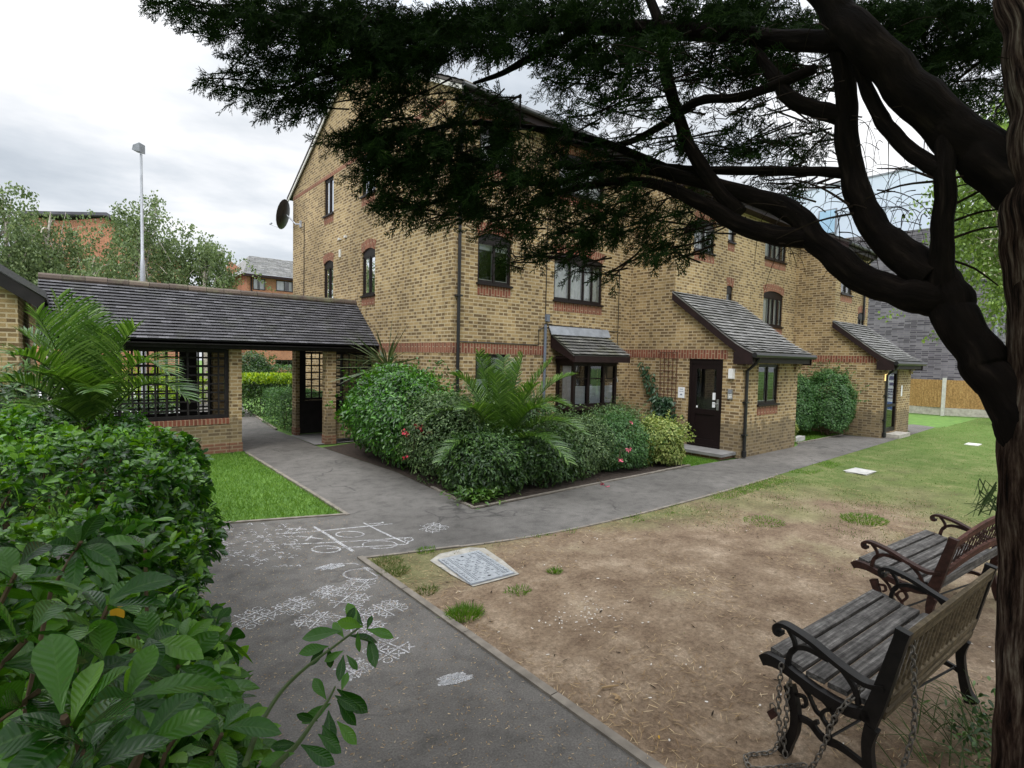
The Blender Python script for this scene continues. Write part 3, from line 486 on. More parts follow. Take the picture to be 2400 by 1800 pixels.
# porches
def porch(xw, yw, yf, xr, ztop, zeave, wins, doorhole=None, label=None, front_door=None):
    mb = MB(); over = .26; sl = (ztop-zeave)/(yw-(yf-over)); holes = [doorhole] if doorhole else []
    zt = lambda y: zeave+sl*(y-(yf-over))-.06
    wall(mb, 'X', xw, yf, yw, 0, min(zb0, zt(yf)), [(doorhole[0], doorhole[1], 0, zb0)] if doorhole else [])
    mb.face([(xw, yf, min(zb0, zt(yf))), (xw, yw, min(zb0, zt(yf))), (xw, yw, zt(yw)), (xw, yf, zt(yf))])
    wall(mb, 'Y', yf, xw, xr, 0, zt(yf), wins+([front_door] if front_door else [])); mb.face([(xr, yf, 0), (xr, yw, 0), (xr, yw, zt(yw)), (xr, yf, zt(yf))])
    for cx in (xw, xr-.22):
        for i in range(4): mb.box((cx+.001, yf-.05*(i+1), zt(yf)-.42+.1*i), (cx+.219, yf-.05*i-.001, zt(yf)-.42+.1*i+.085))
    po = mb.build('porch', 'brick_yellow', bld)
    if label: po['label'] = label
    r = MB(); vx = .13; e = (yf-over); tiles(r, (xw-vx, e, zeave), (xr+vx, e, zeave), (xw-vx, yw-.005, ztop), (xr+vx, yw-.005, ztop), .125, .2, .034, .007, bell=.10)
    n = 10
    for i in range(n):
        t0, t1 = i/n, (i+1)/n; q = lambda t: (e+(yw-.005-e)*t, zeave+(ztop-zeave)*t+.10*max(0, 1-t*3.2)**2-.004)
        a, b = q(t0), q(t1); r.prism([(a[0], a[1]-.03), (b[0], b[1]-.03), b, a], 'X', xw-vx+.004, xr+vx-.004)
    r.build('porch_roof', 'tile_pale', po)
    bb = MB()
    for xx in (xw-vx+.01, xr+vx-.04):
        for i in range(n):
            t0, t1 = i/n, (i+1)/n; a, b = q(t0), q(t1); bb.prism([(a[0], a[1]-.20), (b[0], b[1]-.20), (b[0], b[1]-.032), (a[0], a[1]-.032)], 'X', xx, xx+.03)
        bb.prism([(e, zeave-.16), (e+.42, zeave-.16), (e+.42, zeave+.1), (e, zeave+.06)], 'X', xx-.0035, xx+.0335)
    bb.box((xw-vx+.042, e+.02, zeave-.13), (xr+vx-.042, e+.05, zeave+.06)); bb.box((xw-vx+.042, e+.051, zeave-.12), (xr+vx-.042, yf-.002, zeave-.10)); bb.build('bargeboard', 'brown_timber', po)
    gg = MB(); gg.tube([(xw-vx-.02, e-.05, zeave+.035), (xr+vx+.03, e-.05, zeave+.035)], .055, 10); gg.build('gutter', 'gutter_black', po)
    dx = xw+.1; dp = MB(); dp.tube([(dx, e-.04, zeave-.01), (dx, e+.02, zeave-.12), (dx, yf-.05, zeave-.3), (dx, yf-.05, .02)], .034, 10)
    for z in (.5, 1.2): dp.box((dx-.07, yf-.09, z-.015), (dx+.07, yf-.002, z+.015))
    dp.tube([(dx, yf-.05, .04), (dx, yf-.05, .16)], .05, 10); dp.build('downpipe', 'gutter_black', po)
    return po
# first porch, its door in the side wall
dh = (6.0, 6.83, .13, 2.06); p1 = porch(X1, YB, 5.55, 13.75, 3.68, 2.17, [(11.72, 12.72, 1.12, 2.02)], (6.0, 6.83), 'front porch with dark brown glazed door and pale tiled lean-to roof')
window(p1, 'Y', 5.55, (11.72, 12.72, 1.12, 2.02), (1, 1), None, arch=False)
bk = MB(); bk.box((11.5, 6.6, .2), (13.2, 6.62, 2.0)); bk.build('inner_wall', 'cream_render', p1)
dr = MB(); P = lmap('X', X1); a0, a1 = 6.0, 6.83
for q in ((a0, a0+.06, .13, 2.105), (a1-.06, a1, .13, 2.105)): lbox(dr, P, q[0], q[1], .03, .10, q[2], q[3])
lbox(dr, P, a0+.06, a1-.06, .03, .10, 2.0, 2.105); lbox(dr, P, a0+.06, a1-.06, .03, .10, .12, .17)
for q in ((a0+.06, a0+.17, .17, 2.0), (a1-.17, a1-.06, .17, 2.0), (a0+.17, a1-.17, .17, .3), (a0+.17, a1-.17, 1.88, 2.0), (a0+.17, a1-.17, .86, .98)): lbox(dr, P, q[0], q[1], .045, .095, q[2], q[3])
lbox(dr, P, a0+.17, a1-.17, .065, .085, .3, .86); dr.build('door', 'frame_upvc', p1)
g = MB(); g.face([P(a0+.16, .07, .97), P(a1-.16, .07, .97), P(a1-.16, .07, 1.89), P(a0+.16, .07, 1.89)]); g.build('door_pane', 'glass', p1)
hd = MB(); lbox(hd, P, a0+.085, a0+.135, .03, .045, .98, 1.22); hd.tube([P(a0+.11, .045, 1.12), P(a0+.11, -.01, 1.12), P(a0+.2, -.012, 1.12)], .012, 6); hd.build('door_handle', 'steel_bright', p1)
nt_ = MB(); lbox(nt_, P, a0+.175, a0+.255, .066, .0685, 1.20, 1.36); lbox(nt_, P, a0+.175, a0+.255, .066, .0685, 1.03, 1.15); lbox(nt_, P, a1-.22, a1-.18, .066, .0685, 1.0, 1.045); nt_.build('door_sticker', 'paper_white', p1)
db = MB(); db.box((X1+.45, 5.9, .1), (X1+.5, 7.0, 2.1)); db.build('hall_wall', 'room_dark', p1)
st = MB(); st.box((X1-.62, 5.62, .07), (X1-.003, 7.0, .13)); st.build('door_step', 'slab_grey', p1); st = MB(); st.box((X1-.56, 5.68, 0), (X1-.003, 6.95, .069)); st.build('step_base', 'brick_red_plinth', p1)
# second porch, door facing the path
p2 = porch(X2, YC, 4.80, 20.2, 3.35, 2.08, [], None, 'farther porch with pale tiled lean-to roof and door beside a lit lamp', (17.98, 18.95, .12, 1.92))
dr = MB(); P = lmap('Y', 4.80); a0, a1 = 17.98, 18.95
for q in ((a0, a0+.08, .12, 1.92), (a1-.08, a1, .12, 1.92), (a0+.08, a1-.08, 1.82, 1.92), (a0+.08, a1-.08, .12, .24), (a0+.08, a1-.08, .85, .93)): lbox(dr, P, q[0], q[1], .03, .10, q[2], q[3])
dr.build('door', 'frame_upvc', p2); g = MB(); g.face([P(a0+.07, .06, .2), P(a1-.07, .06, .2), P(a1-.07, .06, 1.85), P(a0+.07, .06, 1.85)]); g.build('door_pane', 'glass', p2)
st = MB(); st.box((17.95, 4.45, 0), (19.0, 4.797, .10)); st.build('door_step', 'concrete', p2); hw = MB(); hw.box((17.8, 5.4, .1), (19.4, 5.42, 2)); hw.build('hall_wall', 'room_dark', p2)
# fittings on the walls, each a thing
def onwall(name, lab, cat, build, group=None, loc=None):
    t = thing(name, lab, cat, loc, group); build(t); return t
def lampf(lit):
    def b(t):
        m = MB(); l = OFF[t]; m.box((l[0]-.035, l[1]-.06, l[2]-.11), (l[0]-.002, l[1]+.06, l[2]+.11)); m.build('backplate', 'white_plastic', t)
        m = MB(); m.box((l[0]-.085, l[1]-.05, l[2]-.10), (l[0]-.036, l[1]+.05, l[2]+.10)); m.build('diffuser', 'lamp_lit' if lit else 'white_plastic', t)
    return b
onwall('wall_lamp', 'white bulkhead lamp, unlit, above the entry phone by the nearer porch door', 'wall lamp', lampf(False), 'bulkhead lamps at the porch doors', (X1, 5.78, 1.80))
onwall('wall_lamp', 'glowing yellow bulkhead lamp at the farther porch door', 'wall lamp', lampf(True), 'bulkhead lamps at the porch doors', (17.75, 4.78, 1.72))
def phone(t):
    l = OFF[t]; m = MB(); m.box((l[0]-.03, l[1]-.055, l[2]-.11), (l[0]-.002, l[1]+.055, l[2]+.11)); m.build('housing', 'steel_bright', t)
    m = MB(); m.box((l[0]-.033, l[1]-.042, l[2]+.02), (l[0]-.0305, l[1]+.042, l[2]+.095)); m.build('speaker_grille', 'lead_flashing', t)
    m = MB()
    for i in range(3):
        for j in range(3): m.box((l[0]-.035, l[1]-.038+j*.028, l[2]-.09+i*.033), (l[0]-.0305, l[1]-.018+j*.028, l[2]-.066+i*.033))
    m.build('keypad', 'white_plastic', t)
onwall('entry_phone', 'steel entry phone panel with keypad beside the brown porch door', 'entry phone', phone, None, (X1, 5.80, 1.36))
def notice(t):
    l = OFF[t]; m = MB(); m.box((l[0]-.008, l[1]-.085, l[2]-.125), (l[0]-.002, l[1]+.085, l[2]+.125)); m.build('sheet', 'paper_white', t)
    m = MB()
    for (y0, y1, z0, z1) in ((-.04, .04, .07, .085), (-.055, .0, .02, .03), (.01, .05, .02, .03), (-.03, .03, -.065, -.045), (-.02, .02, -.045, -.03)): m.box((l[0]-.0095, l[1]+y0, l[2]+z0), (l[0]-.0085, l[1]+y1, l[2]+z1))
    m.build('print', 'paper_ink', t)
onwall('notice', 'white printed notice fixed to the brickwork left of the porch door', 'notice', notice, None, (X1, 7.0, 1.32))
def notice2(t):
    l = OFF[t]; m = MB(); m.box((l[0]-.06, l[1]-.008, l[2]-.16), (l[0]+.06, l[1]-.002, l[2]+.16)); m.build('sheet', 'paper_white', t)
onwall('notice', 'small white notice right of the farther porch door', 'notice', notice2, None, (19.3, 4.8, 1.3))
def dish(t):
    l = OFF[t]; m = MB(); n, k = 20, 5; ax = nv((-.80, .72, .25)); u = nv(np.cross(ax, (0, 0, 1))); v = np.cross(u, ax); c = l+np.array([-.24, .68, .36]); pts = [c-ax*.0]
    for j in range(1, k+1):
        for i in range(n): th = 6.2832*i/n; r = .42*j/k; pts.append(c+u*r*math.cos(th)+v*r*1.12*math.sin(th)+ax*(.10*(j/k)**2))
    f = [(0, 1+i, 1+(i+1) % n) for i in range(n)]+[(1+(j-1)*n+i, 1+j*n+i, 1+j*n+(i+1) % n, 1+(j-1)*n+(i+1) % n) for j in range(1, k) for i in range(n)]
    m.shared([tuple(p) for p in pts], f); m.build('reflector', 'dish_mesh', t, smooth=True)
    m = MB(); m.tube([l, l+np.array([-.1, .2, 0.02]), c-ax*.03], .022, 6); m.box((l[0]-.04, l[1]-.05, l[2]-.1), (l[0]-.001, l[1]+.05, l[2]+.1)); m.build('wall_bracket', 'galvanised', t)
    m = MB(); e = c+ax*.45-v*.4; m.tube([c-v*.44+ax*.08, e], .012, 6); m.tube([e, e+np.array([.0, 0, .06])-ax*.08], .03, 8); m.build('feed_arm', 'galvanised', t)
onwall('satellite_dish', 'black satellite dish on a bracket at the far corner of the gable wall', 'satellite dish', dish, None, (X0, 17.0, 6.0))
# covered walkway
YW, YWB = 11.91, 13.62
cw = thing('covered_walkway', 'covered brick walkway with dark tiled roof and black trellis screens', 'walkway', (2.7, YW, 0))
r = MB(); XL = -.35; e0, rz, ry = 2.24, 3.33, 12.95
tiles(r, (XL, 11.58, e0), (X0-.004, 11.58, e0), (XL, ry, rz), (X0-.004, ry, rz), .098, .165, .034, .003)
r.face([(X0-.004, 14.3, e0), (XL, 14.3, e0), (XL, ry, rz), (X0-.004, ry, rz)]); r.prism([(11.6, e0-.01), (ry, rz-.012), (14.28, e0-.01), (14.28, e0-.05), (ry, rz-.06), (11.6, e0-.05)], 'X', XL+.01, X0-.01); r.build('roof', 'tile_dark', cw)
rd = MB()
for i in range(18): a = XL+i*(X0-XL)/18; rd.tube([(a+.004, ry, rz-.02+random.uniform(-.006, .006)), (a+(X0-XL)/18-.004, ry, rz-.02+random.uniform(-.006, .006))], .095, 10)
rd.build('ridge_tiles', 'tile_ridge', cw)
bm = MB(); bm.box((XL, 11.70, 2.10), (X0-.005, 11.80, 2.25)); bm.box((XL, 11.80, 2.09), (X0-.006, 11.95, 2.18)); bm.box((XL, YWB-.05, 2.09), (X0-.005, YWB+.1, 2.25)); bm.box((XL, 11.60, 2.17), (X0-.007, 11.625, 2.24)); bm.build('beam', 'black_timber', cw)
for x0_, y0_, x1_, y1_ in ((2.5405, YW-.01, 2.765, YW+.215), (4.49, YW-.05, 4.715, YW+.175), (2.56, YWB-.05, 2.78, YWB+.17), (4.36, YWB-.11, 4.45, YWB+.17), (.18, YW, .40, YW+.2)):
    pw = MB(); pw.box((x0_, y0_, .19), (x1_, y1_, 2.095)); pi_ = pw.build('brick_pillar', 'brick_yellow', cw); pl = MB(); pl.box((x0_-.01, y0_-.01, 0), (x1_+.01, y1_+.01, .19)); pl.build('brick_plinth', 'brick_red_plinth', pi_)
for lo, hi in (((.41, YW, .19), (2.54, YW+.2, .59)), ((-.4, YWB, 0), (2.55, YWB+.2, .59)), ((4.465, YWB, .1), (X0-.005, YWB+.2, .85)), ((4.73, YW+.02, .1), (X0-.005, YW+.2, .6))):
    lw = MB(); lw.box(lo, hi); lw.build('low_wall', 'brick_yellow', cw)
cp = MB(); cp.box((.40, YW-.012, .59), (2.54, YW+.21, .70)); cp.build('brick_coping', 'brick_red_soldier', cw)
pl = MB(); pl.box((.415, YW-.018, 0), (2.525, YW+.22, .189)); pl.build('brick_plinth', 'brick_red_plinth', cw)
def trellis(x0, x1, y, z0, z1, sx, sz, fw=.055):
    t = MB(); t.box((x0, y, z0), (x0+fw, y+.06, z1)); t.box((x1-fw, y, z0), (x1, y+.06, z1)); t.box((x0+fw, y, z0), (x1-fw, y+.06, z0+fw)); t.box((x0+fw, y, z1-fw), (x1-fw, y+.06, z1))
    n = int((x1-x0)/sx)
    for i in range(1, n): a = x0+(x1-x0)*i/n; t.box((a-.016, y+.012, z0+fw), (a+.016, y+.03, z1-fw))
    n = int((z1-z0)/sz)
    for i in range(1, n): a = z0+(z1-z0)*i/n; t.box((x0+fw, y+.031, a-.016), (x1-fw, y+.047, a+.016))
    return t.build('trellis_screen', 'black_timber', cw)
trellis(.41, 2.535, YW+.06, .705, 2.085, .165, .17, .07); trellis(-.35, 2.55, YWB+.06, .6, 2.085, .165, .17, .07); trellis(4.60, X0-.02, YWB+.05, .86, 2.085, .175, .165); trellis(4.72, X0-.02, YW+.07, .61, 2.085, .17, .17)
for lo, hi in (((4.452, YWB-.02, .1), (4.62, YWB+.04, 2.09)), ((1.92, YWB-.02, .6), (2.25, YWB+.05, 2.085)), ((4.452, YWB-.025, .02), (5.62, YWB-.003, .86))):
    dk = MB(); dk.box(lo, hi); dk.build('timber_panel', 'black_timber', cw)
# outbuilding at the left edge
ob = thing('gatehouse', 'yellow brick outbuilding with dark sloping roof edge at the left end of the walkway', 'building', (-3, 11, 0))
m = MB(); ox = -.52; oy = 10.75; m.face([(-8, oy, 0), (ox, oy, 0), (ox, oy, 2.95), (-4.2, oy, 5.4), (-8, oy, 2.9)]); m.face([(ox, oy, 0), (ox, 17, 0), (ox, 17, 2.95), (ox, oy, 2.95)]); m.build('wall', 'brick_yellow', ob)
m = MB(); m.prism([(ox+.32, 2.88), (-4.2, 5.72), (-8.3, 2.9), (-8.3, 2.8), (-4.2, 5.60), (ox+.32, 2.78)], 'Y', oy-.15, 17); m.build('roof', 'tile_dark', ob)
m = MB(); m.prism([(ox+.30, 2.58), (ox+.30, 2.78), (-4.2, 5.59), (-4.2, 5.36)], 'Y', oy-.13, oy-.09); m.build('bargeboard', 'black_timber', ob)
# red brick block beyond the hedges
rb = thing('red_brick_building', 'three storey red brick block with grey roof seen above the covered walkway', 'building', (10.1, 42, 0))
holes = [(10.52, 11.37, 6.55, 7.40), (12.11, 13.9, 6.6, 7.42), (10.45, 11.35, .9, 1.5), (12.05, 13.5, .9, 1.5), (14.6, 15.8, 6.6, 7.42), (10.5, 11.4, 3.6, 4.5), (12.1, 13.6, 3.6, 4.5)]
m = MB(); wall(m, 'Y', 42, 10.1, 24, 0, 7.65, holes); wall(m, 'X', 10.1, 42, 52, 0, 7.65); m.face([(10.1, 42, 7.65), (10.1, 52, 7.65), (10.1, 47, 9.2)]); m.build('wall', 'brick_red_far', rb)
for h in holes: window(rb, 'Y', 42, h, (1, 1) if h[1]-h[0] < 1.1 else (1, 1, 1), 'sides' if h[2] > 6 else None, arch=False, apron=False, sill=False)
m = MB(); tiles(m, (9.75, 41.5, 7.62), (24, 41.5, 7.62), (9.75+1.5, 46, 9.6), (24, 46, 9.6), .3, .45, .03, .01); m.face([(9.75, 41.5, 7.6), (9.75, 52, 7.6), (11.25, 46, 9.6)]); m.build('roof', 'tile_pale', rb)
m = MB(); m.box((9.78, 41.45, 7.42), (24, 41.55, 7.60)); m.box((10.35, 41.9, 0), (10.45, 41.99, 7.4)); m.box((9.8, 41.56, 7.45), (24, 41.98, 7.47)); m.build('fascia', 'brown_timber', rb)
m = MB(); m.box((10.5, 42.8, .1), (23.8, 42.85, 7.5)); m.build('room', 'room_dark', rb)
rb2 = thing('red_brick_building', 'tall red brick gable half hidden behind the weeping birch trees', 'building', (2.5, 40, 0))
m = MB(); m.face([(-1.5, 40, 0), (6.2, 40, 0), (6.2, 40, 7.3), (2.0, 40, 9.75), (-.1, 40, 9.2), (-1.5, 40, 9.2)]); m.face([(6.2, 40, 0), (6.2, 52, 0), (6.2, 52, 7.3), (6.2, 40, 7.3)]); m.face([(-1.5, 52, 0), (-1.5, 40, 0), (-1.5, 40, 9.2), (-1.5, 52, 9.2)]); m.build('wall', 'brick_red_far', rb2)
m = MB(); m.prism([(6.5, 7.2), (2.0, 9.85), (-1.8, 9.25), (-1.8, 9.4), (2.0, 10.02), (6.5, 7.38)], 'Y', 39.7, 52); m.build('roof', 'roof_far', rb2)
# far right buildings
gb = thing('grey_brick_building', 'dark grey brick building behind the wooden fence', 'building', (31, 6, 0))
m = MB(); m.face([(31, 4.3, 0), (31, 24, 0), (31, 24, 8.9), (31, 5.35, 8.45), (31, 5.35, 5.85), (31, 4.3, 5.85)]); m.face([(31, 4.3, 0), (31, 4.3, 5.85), (43, 4.3, 5.85), (43, 4.3, 0)]); m.face([(31, 5.35, 5.85), (31, 5.35, 8.45), (40, 5.35, 8.45), (40, 5.35, 5.85)]); m.build('wall', 'brick_grey', gb)
m = MB(); m.box((30.96, 4.25, 5.852), (31.2, 5.33, 5.93)); m.build('coping', 'roof_far', gb); m = MB(); m.tube([(30.93, 4.42, 0), (30.93, 4.42, 5.8)], .06, 8); m.build('downpipe', 'lead_flashing', gb)
m = MB(); 
for x in (32.2, 34.0, 35.8): m.box((x, 4.22, 3.6), (x+.9, 4.297, 4.9))
m.build('window', 'dark_inside', gb)
m = MB(); m.box((31.4, 4.4, 5.85), (38, 5.34, 9.4)); m.build('upper_storey', 'cream_render', gb)
m = MB(); m.box((31.35, 5.1, 6.5), (31.398, 5.32, 7.3)); m.build('dormer', 'roof_far', gb)
pb = thing('pale_clad_building', 'pale blue clad building with one small window above the grey brick roofline', 'building', (37, 11, 0))
m = MB(); m.box((37, 8.4, 0), (46, 26, 13.2)); m.build('cladding', 'cladding_pale', pb)
m = MB()
for z in (11.2,): m.box((36.97, 8.4, z), (36.998, 26, z+.03))
m.box((36.96, 8.38, 13.2), (46, 26, 13.3)); m.build('panel_joint', 'lead_flashing', pb)
m = MB(); m.box((36.9, 13.05, 10.2), (36.96, 14.1, 11.75)); f = m.build('window_frame', 'lead_flashing', pb); m = MB(); m.box((36.88, 13.13, 10.28), (36.899, 14.02, 11.67)); m.build('pane', 'pane_blue', f)
# fence
fc = thing('wooden_fence', 'tan closeboard fence with concrete posts and gravel boards', 'fence', (28.1, 6, 0))
def FP(y): return 28.1+max(0, (5.6-y))*.42
ys = [14.0, 12.15, 10.3, 8.45, 6.95, 5.52, 3.55, 1.7, -.2]
for i in range(len(ys)-1):
    y1, y0 = ys[i], ys[i+1]; m = MB(); nb = 14
    for k in range(nb):
        a, b = y0+.07+(y1-y0-.14)*k/nb, y0+.07+(y1-y0-.14)*(k+1)/nb; o = .0 if k % 2 else .008
        m.face([(FP(b)-o, b+.01, .34), (FP(a)-o, a-.004, .34), (FP(a)-o, a-.004, 1.5), (FP(b)-o, b+.01, 1.5)])
    m.build('panel', 'fence_board', fc); g = MB(); g.shared([(FP(y1)-.01, y1-.07, .02), (FP(y0)-.01, y0+.07, .02), (FP(y0)-.01, y0+.07, .335), (FP(y1)-.01, y1-.07, .335), (FP(y1)+.03, y1-.07, .335), (FP(y0)+.03, y0+.07, .335)], [(0, 1, 2, 3), (3, 2, 5, 4)]); g.build('gravel_board', 'concrete', fc)
for y in ys: m = MB(); m.box((FP(y)-.06, y-.06, 0), (FP(y)+.06, y+.06, 1.58)); m.build('post', 'concrete_post', fc)
# notice board on legs
sg = thing('sign_board', 'tall white and blue sign board on posts near the wooden fence', 'sign', (25.6, 3.1, 0))
Sx, Sy = 25.6, 3.1; c = at(2372, 905, 25.5); Sx, Sy, Sz = c
OFF[sg] = np.array([Sx, Sy, 0.]); sg.location = (Sx, Sy, 0)
ud = nv((.77, -.64, 0)); nd = np.array([-.64, -.77, 0])
def sq(mb, a0, a1, z0, z1, d): mb.face([c*[1, 1, 0]+ud*a0+nd*d+np.array([0, 0, z0]), c*[1, 1, 0]+ud*a1+nd*d+np.array([0, 0, z0]), c*[1, 1, 0]+ud*a1+nd*d+np.array([0, 0, z1]), c*[1, 1, 0]+ud*a0+nd*d+np.array([0, 0, z1])])
m = MB(); b0 = Sz-1.15; b1 = Sz+1.05
sq(m, -.30, .95, b0, b1, 0); sq(m, .95, -.30, b0, b1, -.05); sq(m, -.30, .95, b1, b1, 0)
m.build('panel', 'sign_white', sg); m = MB(); sq(m, -.28, .93, b0+.03, b0+.32, .006); m.build('blue_band', 'sign_blue', sg); m = MB()
for i, (a, z, w_, hh) in enumerate(((-.2, 1.95, .9, .18), (-.22, 1.62, .95, .13), (-.2, 1.42, .6, .06), (-.22, 1.2, .95, .16), (-.2, .98, .4, .12), (-.2, .8, .9, .05), (-.2, .7, .9, .05), (-.2, .6, .7, .05), (-.2, .46, .9, .05))): sq(m, a, a+w_, b0+z, b0+z+hh, .006)
m.build('lettering', 'sign_ink', sg); m = MB()
for a in (-.36, 1.0): p = c*[1, 1, 0]+ud*a; m.tube([p, p+np.array([0, 0, b1+.1])], .04, 8)
m.build('post', 'galvanised', sg)
# lighting column
lp = at(335, 700, 17.0); lx, ly = lp[0], lp[1]; lc = thing('lamp_post', 'tall pale grey lamp post rising behind the covered walkway roof', 'lamp post', (lx, ly, 0))
zt = HC+(at(329, 318, 17.0)[2]-HC); m = MB(); m.tube([(lx, ly, 0), (lx, ly, 4.0), (lx, ly, zt*.6), (lx, ly, zt*.6+.02), (lx, ly, zt)], [.062, .055, .047, .036, .028], 12); m.build('column', 'galvanised', lc, smooth=True)
m = MB(); u2 = -ud; q = [np.array([lx, ly, zt])+u2*a+np.array([0, 0, b]) for a, b in ((-.03, -.18), (.16, -.14), (.13, -.02), (-.03, .04))]; nn = np.array([.64, .77, 0])*.11
m.face([p-nn for p in q]); m.face([p+nn for p in reversed(q)]); 
for i in range(4): m.face([q[i]-nn, q[i]+nn, q[(i+1) % 4]+nn, q[(i+1) % 4]-nn])
m.build('lamp_head', 'lead_flashing', lc)
# ------------------------------------------------------------------ ground, paths, kerbs
def sheet(name, pts, z, mat, kind='structure'):
    m = MB(); m.face([(p[0], p[1], z) for p in pts]); o = m.build(name, mat); return tag(o, kind=kind)
def smoothline(pts, k=6):
    P, _ = catmull([np.array([p[0], p[1], 0.]) for p in pts], [0]*len(pts), k); return [(p[0], p[1]) for p in P]
sheet('ground', [(-90, -60), (120, -60), (120, 130), (-90, 130)], -.02, 'lawn_soil')
near = smoothline([(2.26, 5.02), (2.99, 4.79), (3.81, 4.55), (4.93, 4.37), (6.25, 4.29), (8.58, 4.28), (12.86, 4.37), (19.0, 4.5), (22.6, 4.6)])
sheet('dry_lawn', [(2.27, -8), (60, -8), (60, 4.4), (22.6, 4.4)]+[(x, y) for x, y in reversed(near)], -.004, 'dirt')
far = [(4.20, 5.73), (6.8, 5.73), (9.5, 5.68), (10.42, 5.62), (11.0, 5.545), (13.76, 5.545), (14.4, 5.70), (17.4, 5.66), (17.62, 4.79), (20.4, 4.79), (21.6, 5.6), (22.9, 5.3), (22.6, 4.6)]
path = [(-3.0, -3), (2.22, -3), (2.22, 1.5)]+near+list(reversed(far))+[(4.33, 7.2), (4.42, 8.4), (4.36, 9.6), (4.28, 11.3), (4.24, 11.86), (4.25, 13.5), (4.25, 15.0), (4.84, 20.5), (5.6, 24.1), (7, 40), (3.9, 40), (3.3, 24), (2.85, 14), (2.80, 11.77), (2.76, 8.63), (2.72, 6.48), (1.23, 7.02), (-3, 8.6)]
po = sheet('path', path, .0, 'asphalt')
sheet('parking_court', [(-30, 14.8), (2.8, 14.8), (3.3, 24), (3.8, 37), (-30, 37)], .004, 'paver_light')
sheet('walkway_floor', [(-.4, 12.14), (2.8, 12.14), (2.84, 13.6), (-.4, 13.6)], .006, 'slab_grey'); sheet('walkway_floor', [(4.26, 11.9), (5.63, 11.9), (5.63, 13.62), (4.26, 13.62)], .006, 'slab_grey')
sheet('planting_bed', [(4.2, 5.74), (6.8, 5.74), (9.4, 5.7), (9.4, 7.0), (11.0, 7.05), (11.0, 8.53), (5.63, 8.53), (5.63, 11.85), (4.27, 11.5), (4.36, 9.6), (4.42, 8.4), (4.33, 7.2)], .004, 'bed_soil')
def kerb(pts, w, h, name='kerb', mat='kerb_edge', seg=.9):
    m = MB(); 
    for i in range(len(pts)-1):
        a, b = np.array(pts[i], float), np.array(pts[i+1], float); L = np.linalg.norm(b-a); t = (b-a)/L; nrm = np.array([-t[1], t[0]])*w; k = max(1, int(L/seg))
        for j in range(k):
            p, q = a+t*(L*j/k+.003), a+t*(L*(j+1)/k-.003); hh = h+random.uniform(-.004, .004); pts4 = [p, q, q+nrm, p+nrm]
            m.face([(*v, hh) for v in pts4])
            for e in range(4): m.face([(*pts4[e], -.02), (*pts4[(e+1) % 4], -.02), (*pts4[(e+1) % 4], hh), (*pts4[e], hh)])
    return tag(m.build(name, mat), kind='structure')
kerb([(2.22, -1.5), (2.22, 5.02)], -.06, .018); kerb(near[:34][::2], -.04, .008)
kerb([(2.76, 6.46), (2.79, 8.6), (2.83, 11.7)], .05, .015); kerb([(1.2, 7.06), (2.74, 6.47)], .05, .013); kerb([(4.17, 5.76), (9.4, 5.71)], .05, .02); kerb([(4.33, 7.1), (4.18, 5.76)], .05, .018); kerb([(14.4, 5.72), (17.4, 5.68)], .05, .02); kerb([(2.9, 14.0), (3.3, 24)], .06, .02); kerb([(4.85, 20.5), (4.27, 14.9)], .06, .02)
# chalk games on the asphalt
CZ = .004
def stroke(m, pts, w=.022, jig=.006):
    for i in range(len(pts)-1):
        a, b = np.array(pts[i], float), np.array(pts[i+1], float); t = nv(b-a); nrm = np.array([-t[1], t[0]])*w*.5*random.uniform(.8, 1.2); j = lambda: np.array([random.uniform(-jig, jig), random.uniform(-jig, jig)])*.4
        m.face([(*(a-nrm), CZ), (*(b-nrm+j()), CZ), (*(b+nrm+j()), CZ), (*(a+nrm), CZ)])
def pxs(L): return [gnd(u, v)[:2] for u, v in L]
def oval(u, v, ru, rv, n=22, a0=0, a1=6.2832): return pxs([(u+ru*math.cos(a0+(a1-a0)*i/n), v+rv*math.sin(a0+(a1-a0)*i/n)) for i in range(n+1)])
m = MB()
for L, wd in (([(651, 1252), (760, 1244), (850, 1235), (921, 1228)], .022), ([(666, 1277), (780, 1272), (880, 1266), (966, 1260)], .022), ([(735, 1235), (765, 1252), (800, 1276), (828, 1293)], .03), ([(852, 1226), (880, 1240), (915, 1257), (950, 1272)], .024), ([(672, 1239), (719, 1241)], .022), ([(705, 1235), (694, 1245)], .022), ([(699, 1257), (757, 1264)], .022), ([(732, 1256), (717, 1268)], .025), ([(766, 1287), (830, 1283), (900, 1280), (953, 1276), (960, 1268)], .02), ([(865, 1228), (900, 1226)], .018), ([(898, 1224), (885, 1230)], .018)): stroke(m, pxs(L), wd)
stroke(m, oval(820, 1253, 33, 7), .02); stroke(m, oval(764, 1288, 33, 8), .02); stroke(m, oval(890, 1277, 40, 9, 16, -3.4, 2.2), .016); stroke(m, oval(958, 1265, 10, 4, 10), .014)
m.build('chalk_drawing', 'chalk', po)['label'] = 'large chalk noughts and crosses grid at the path junction'
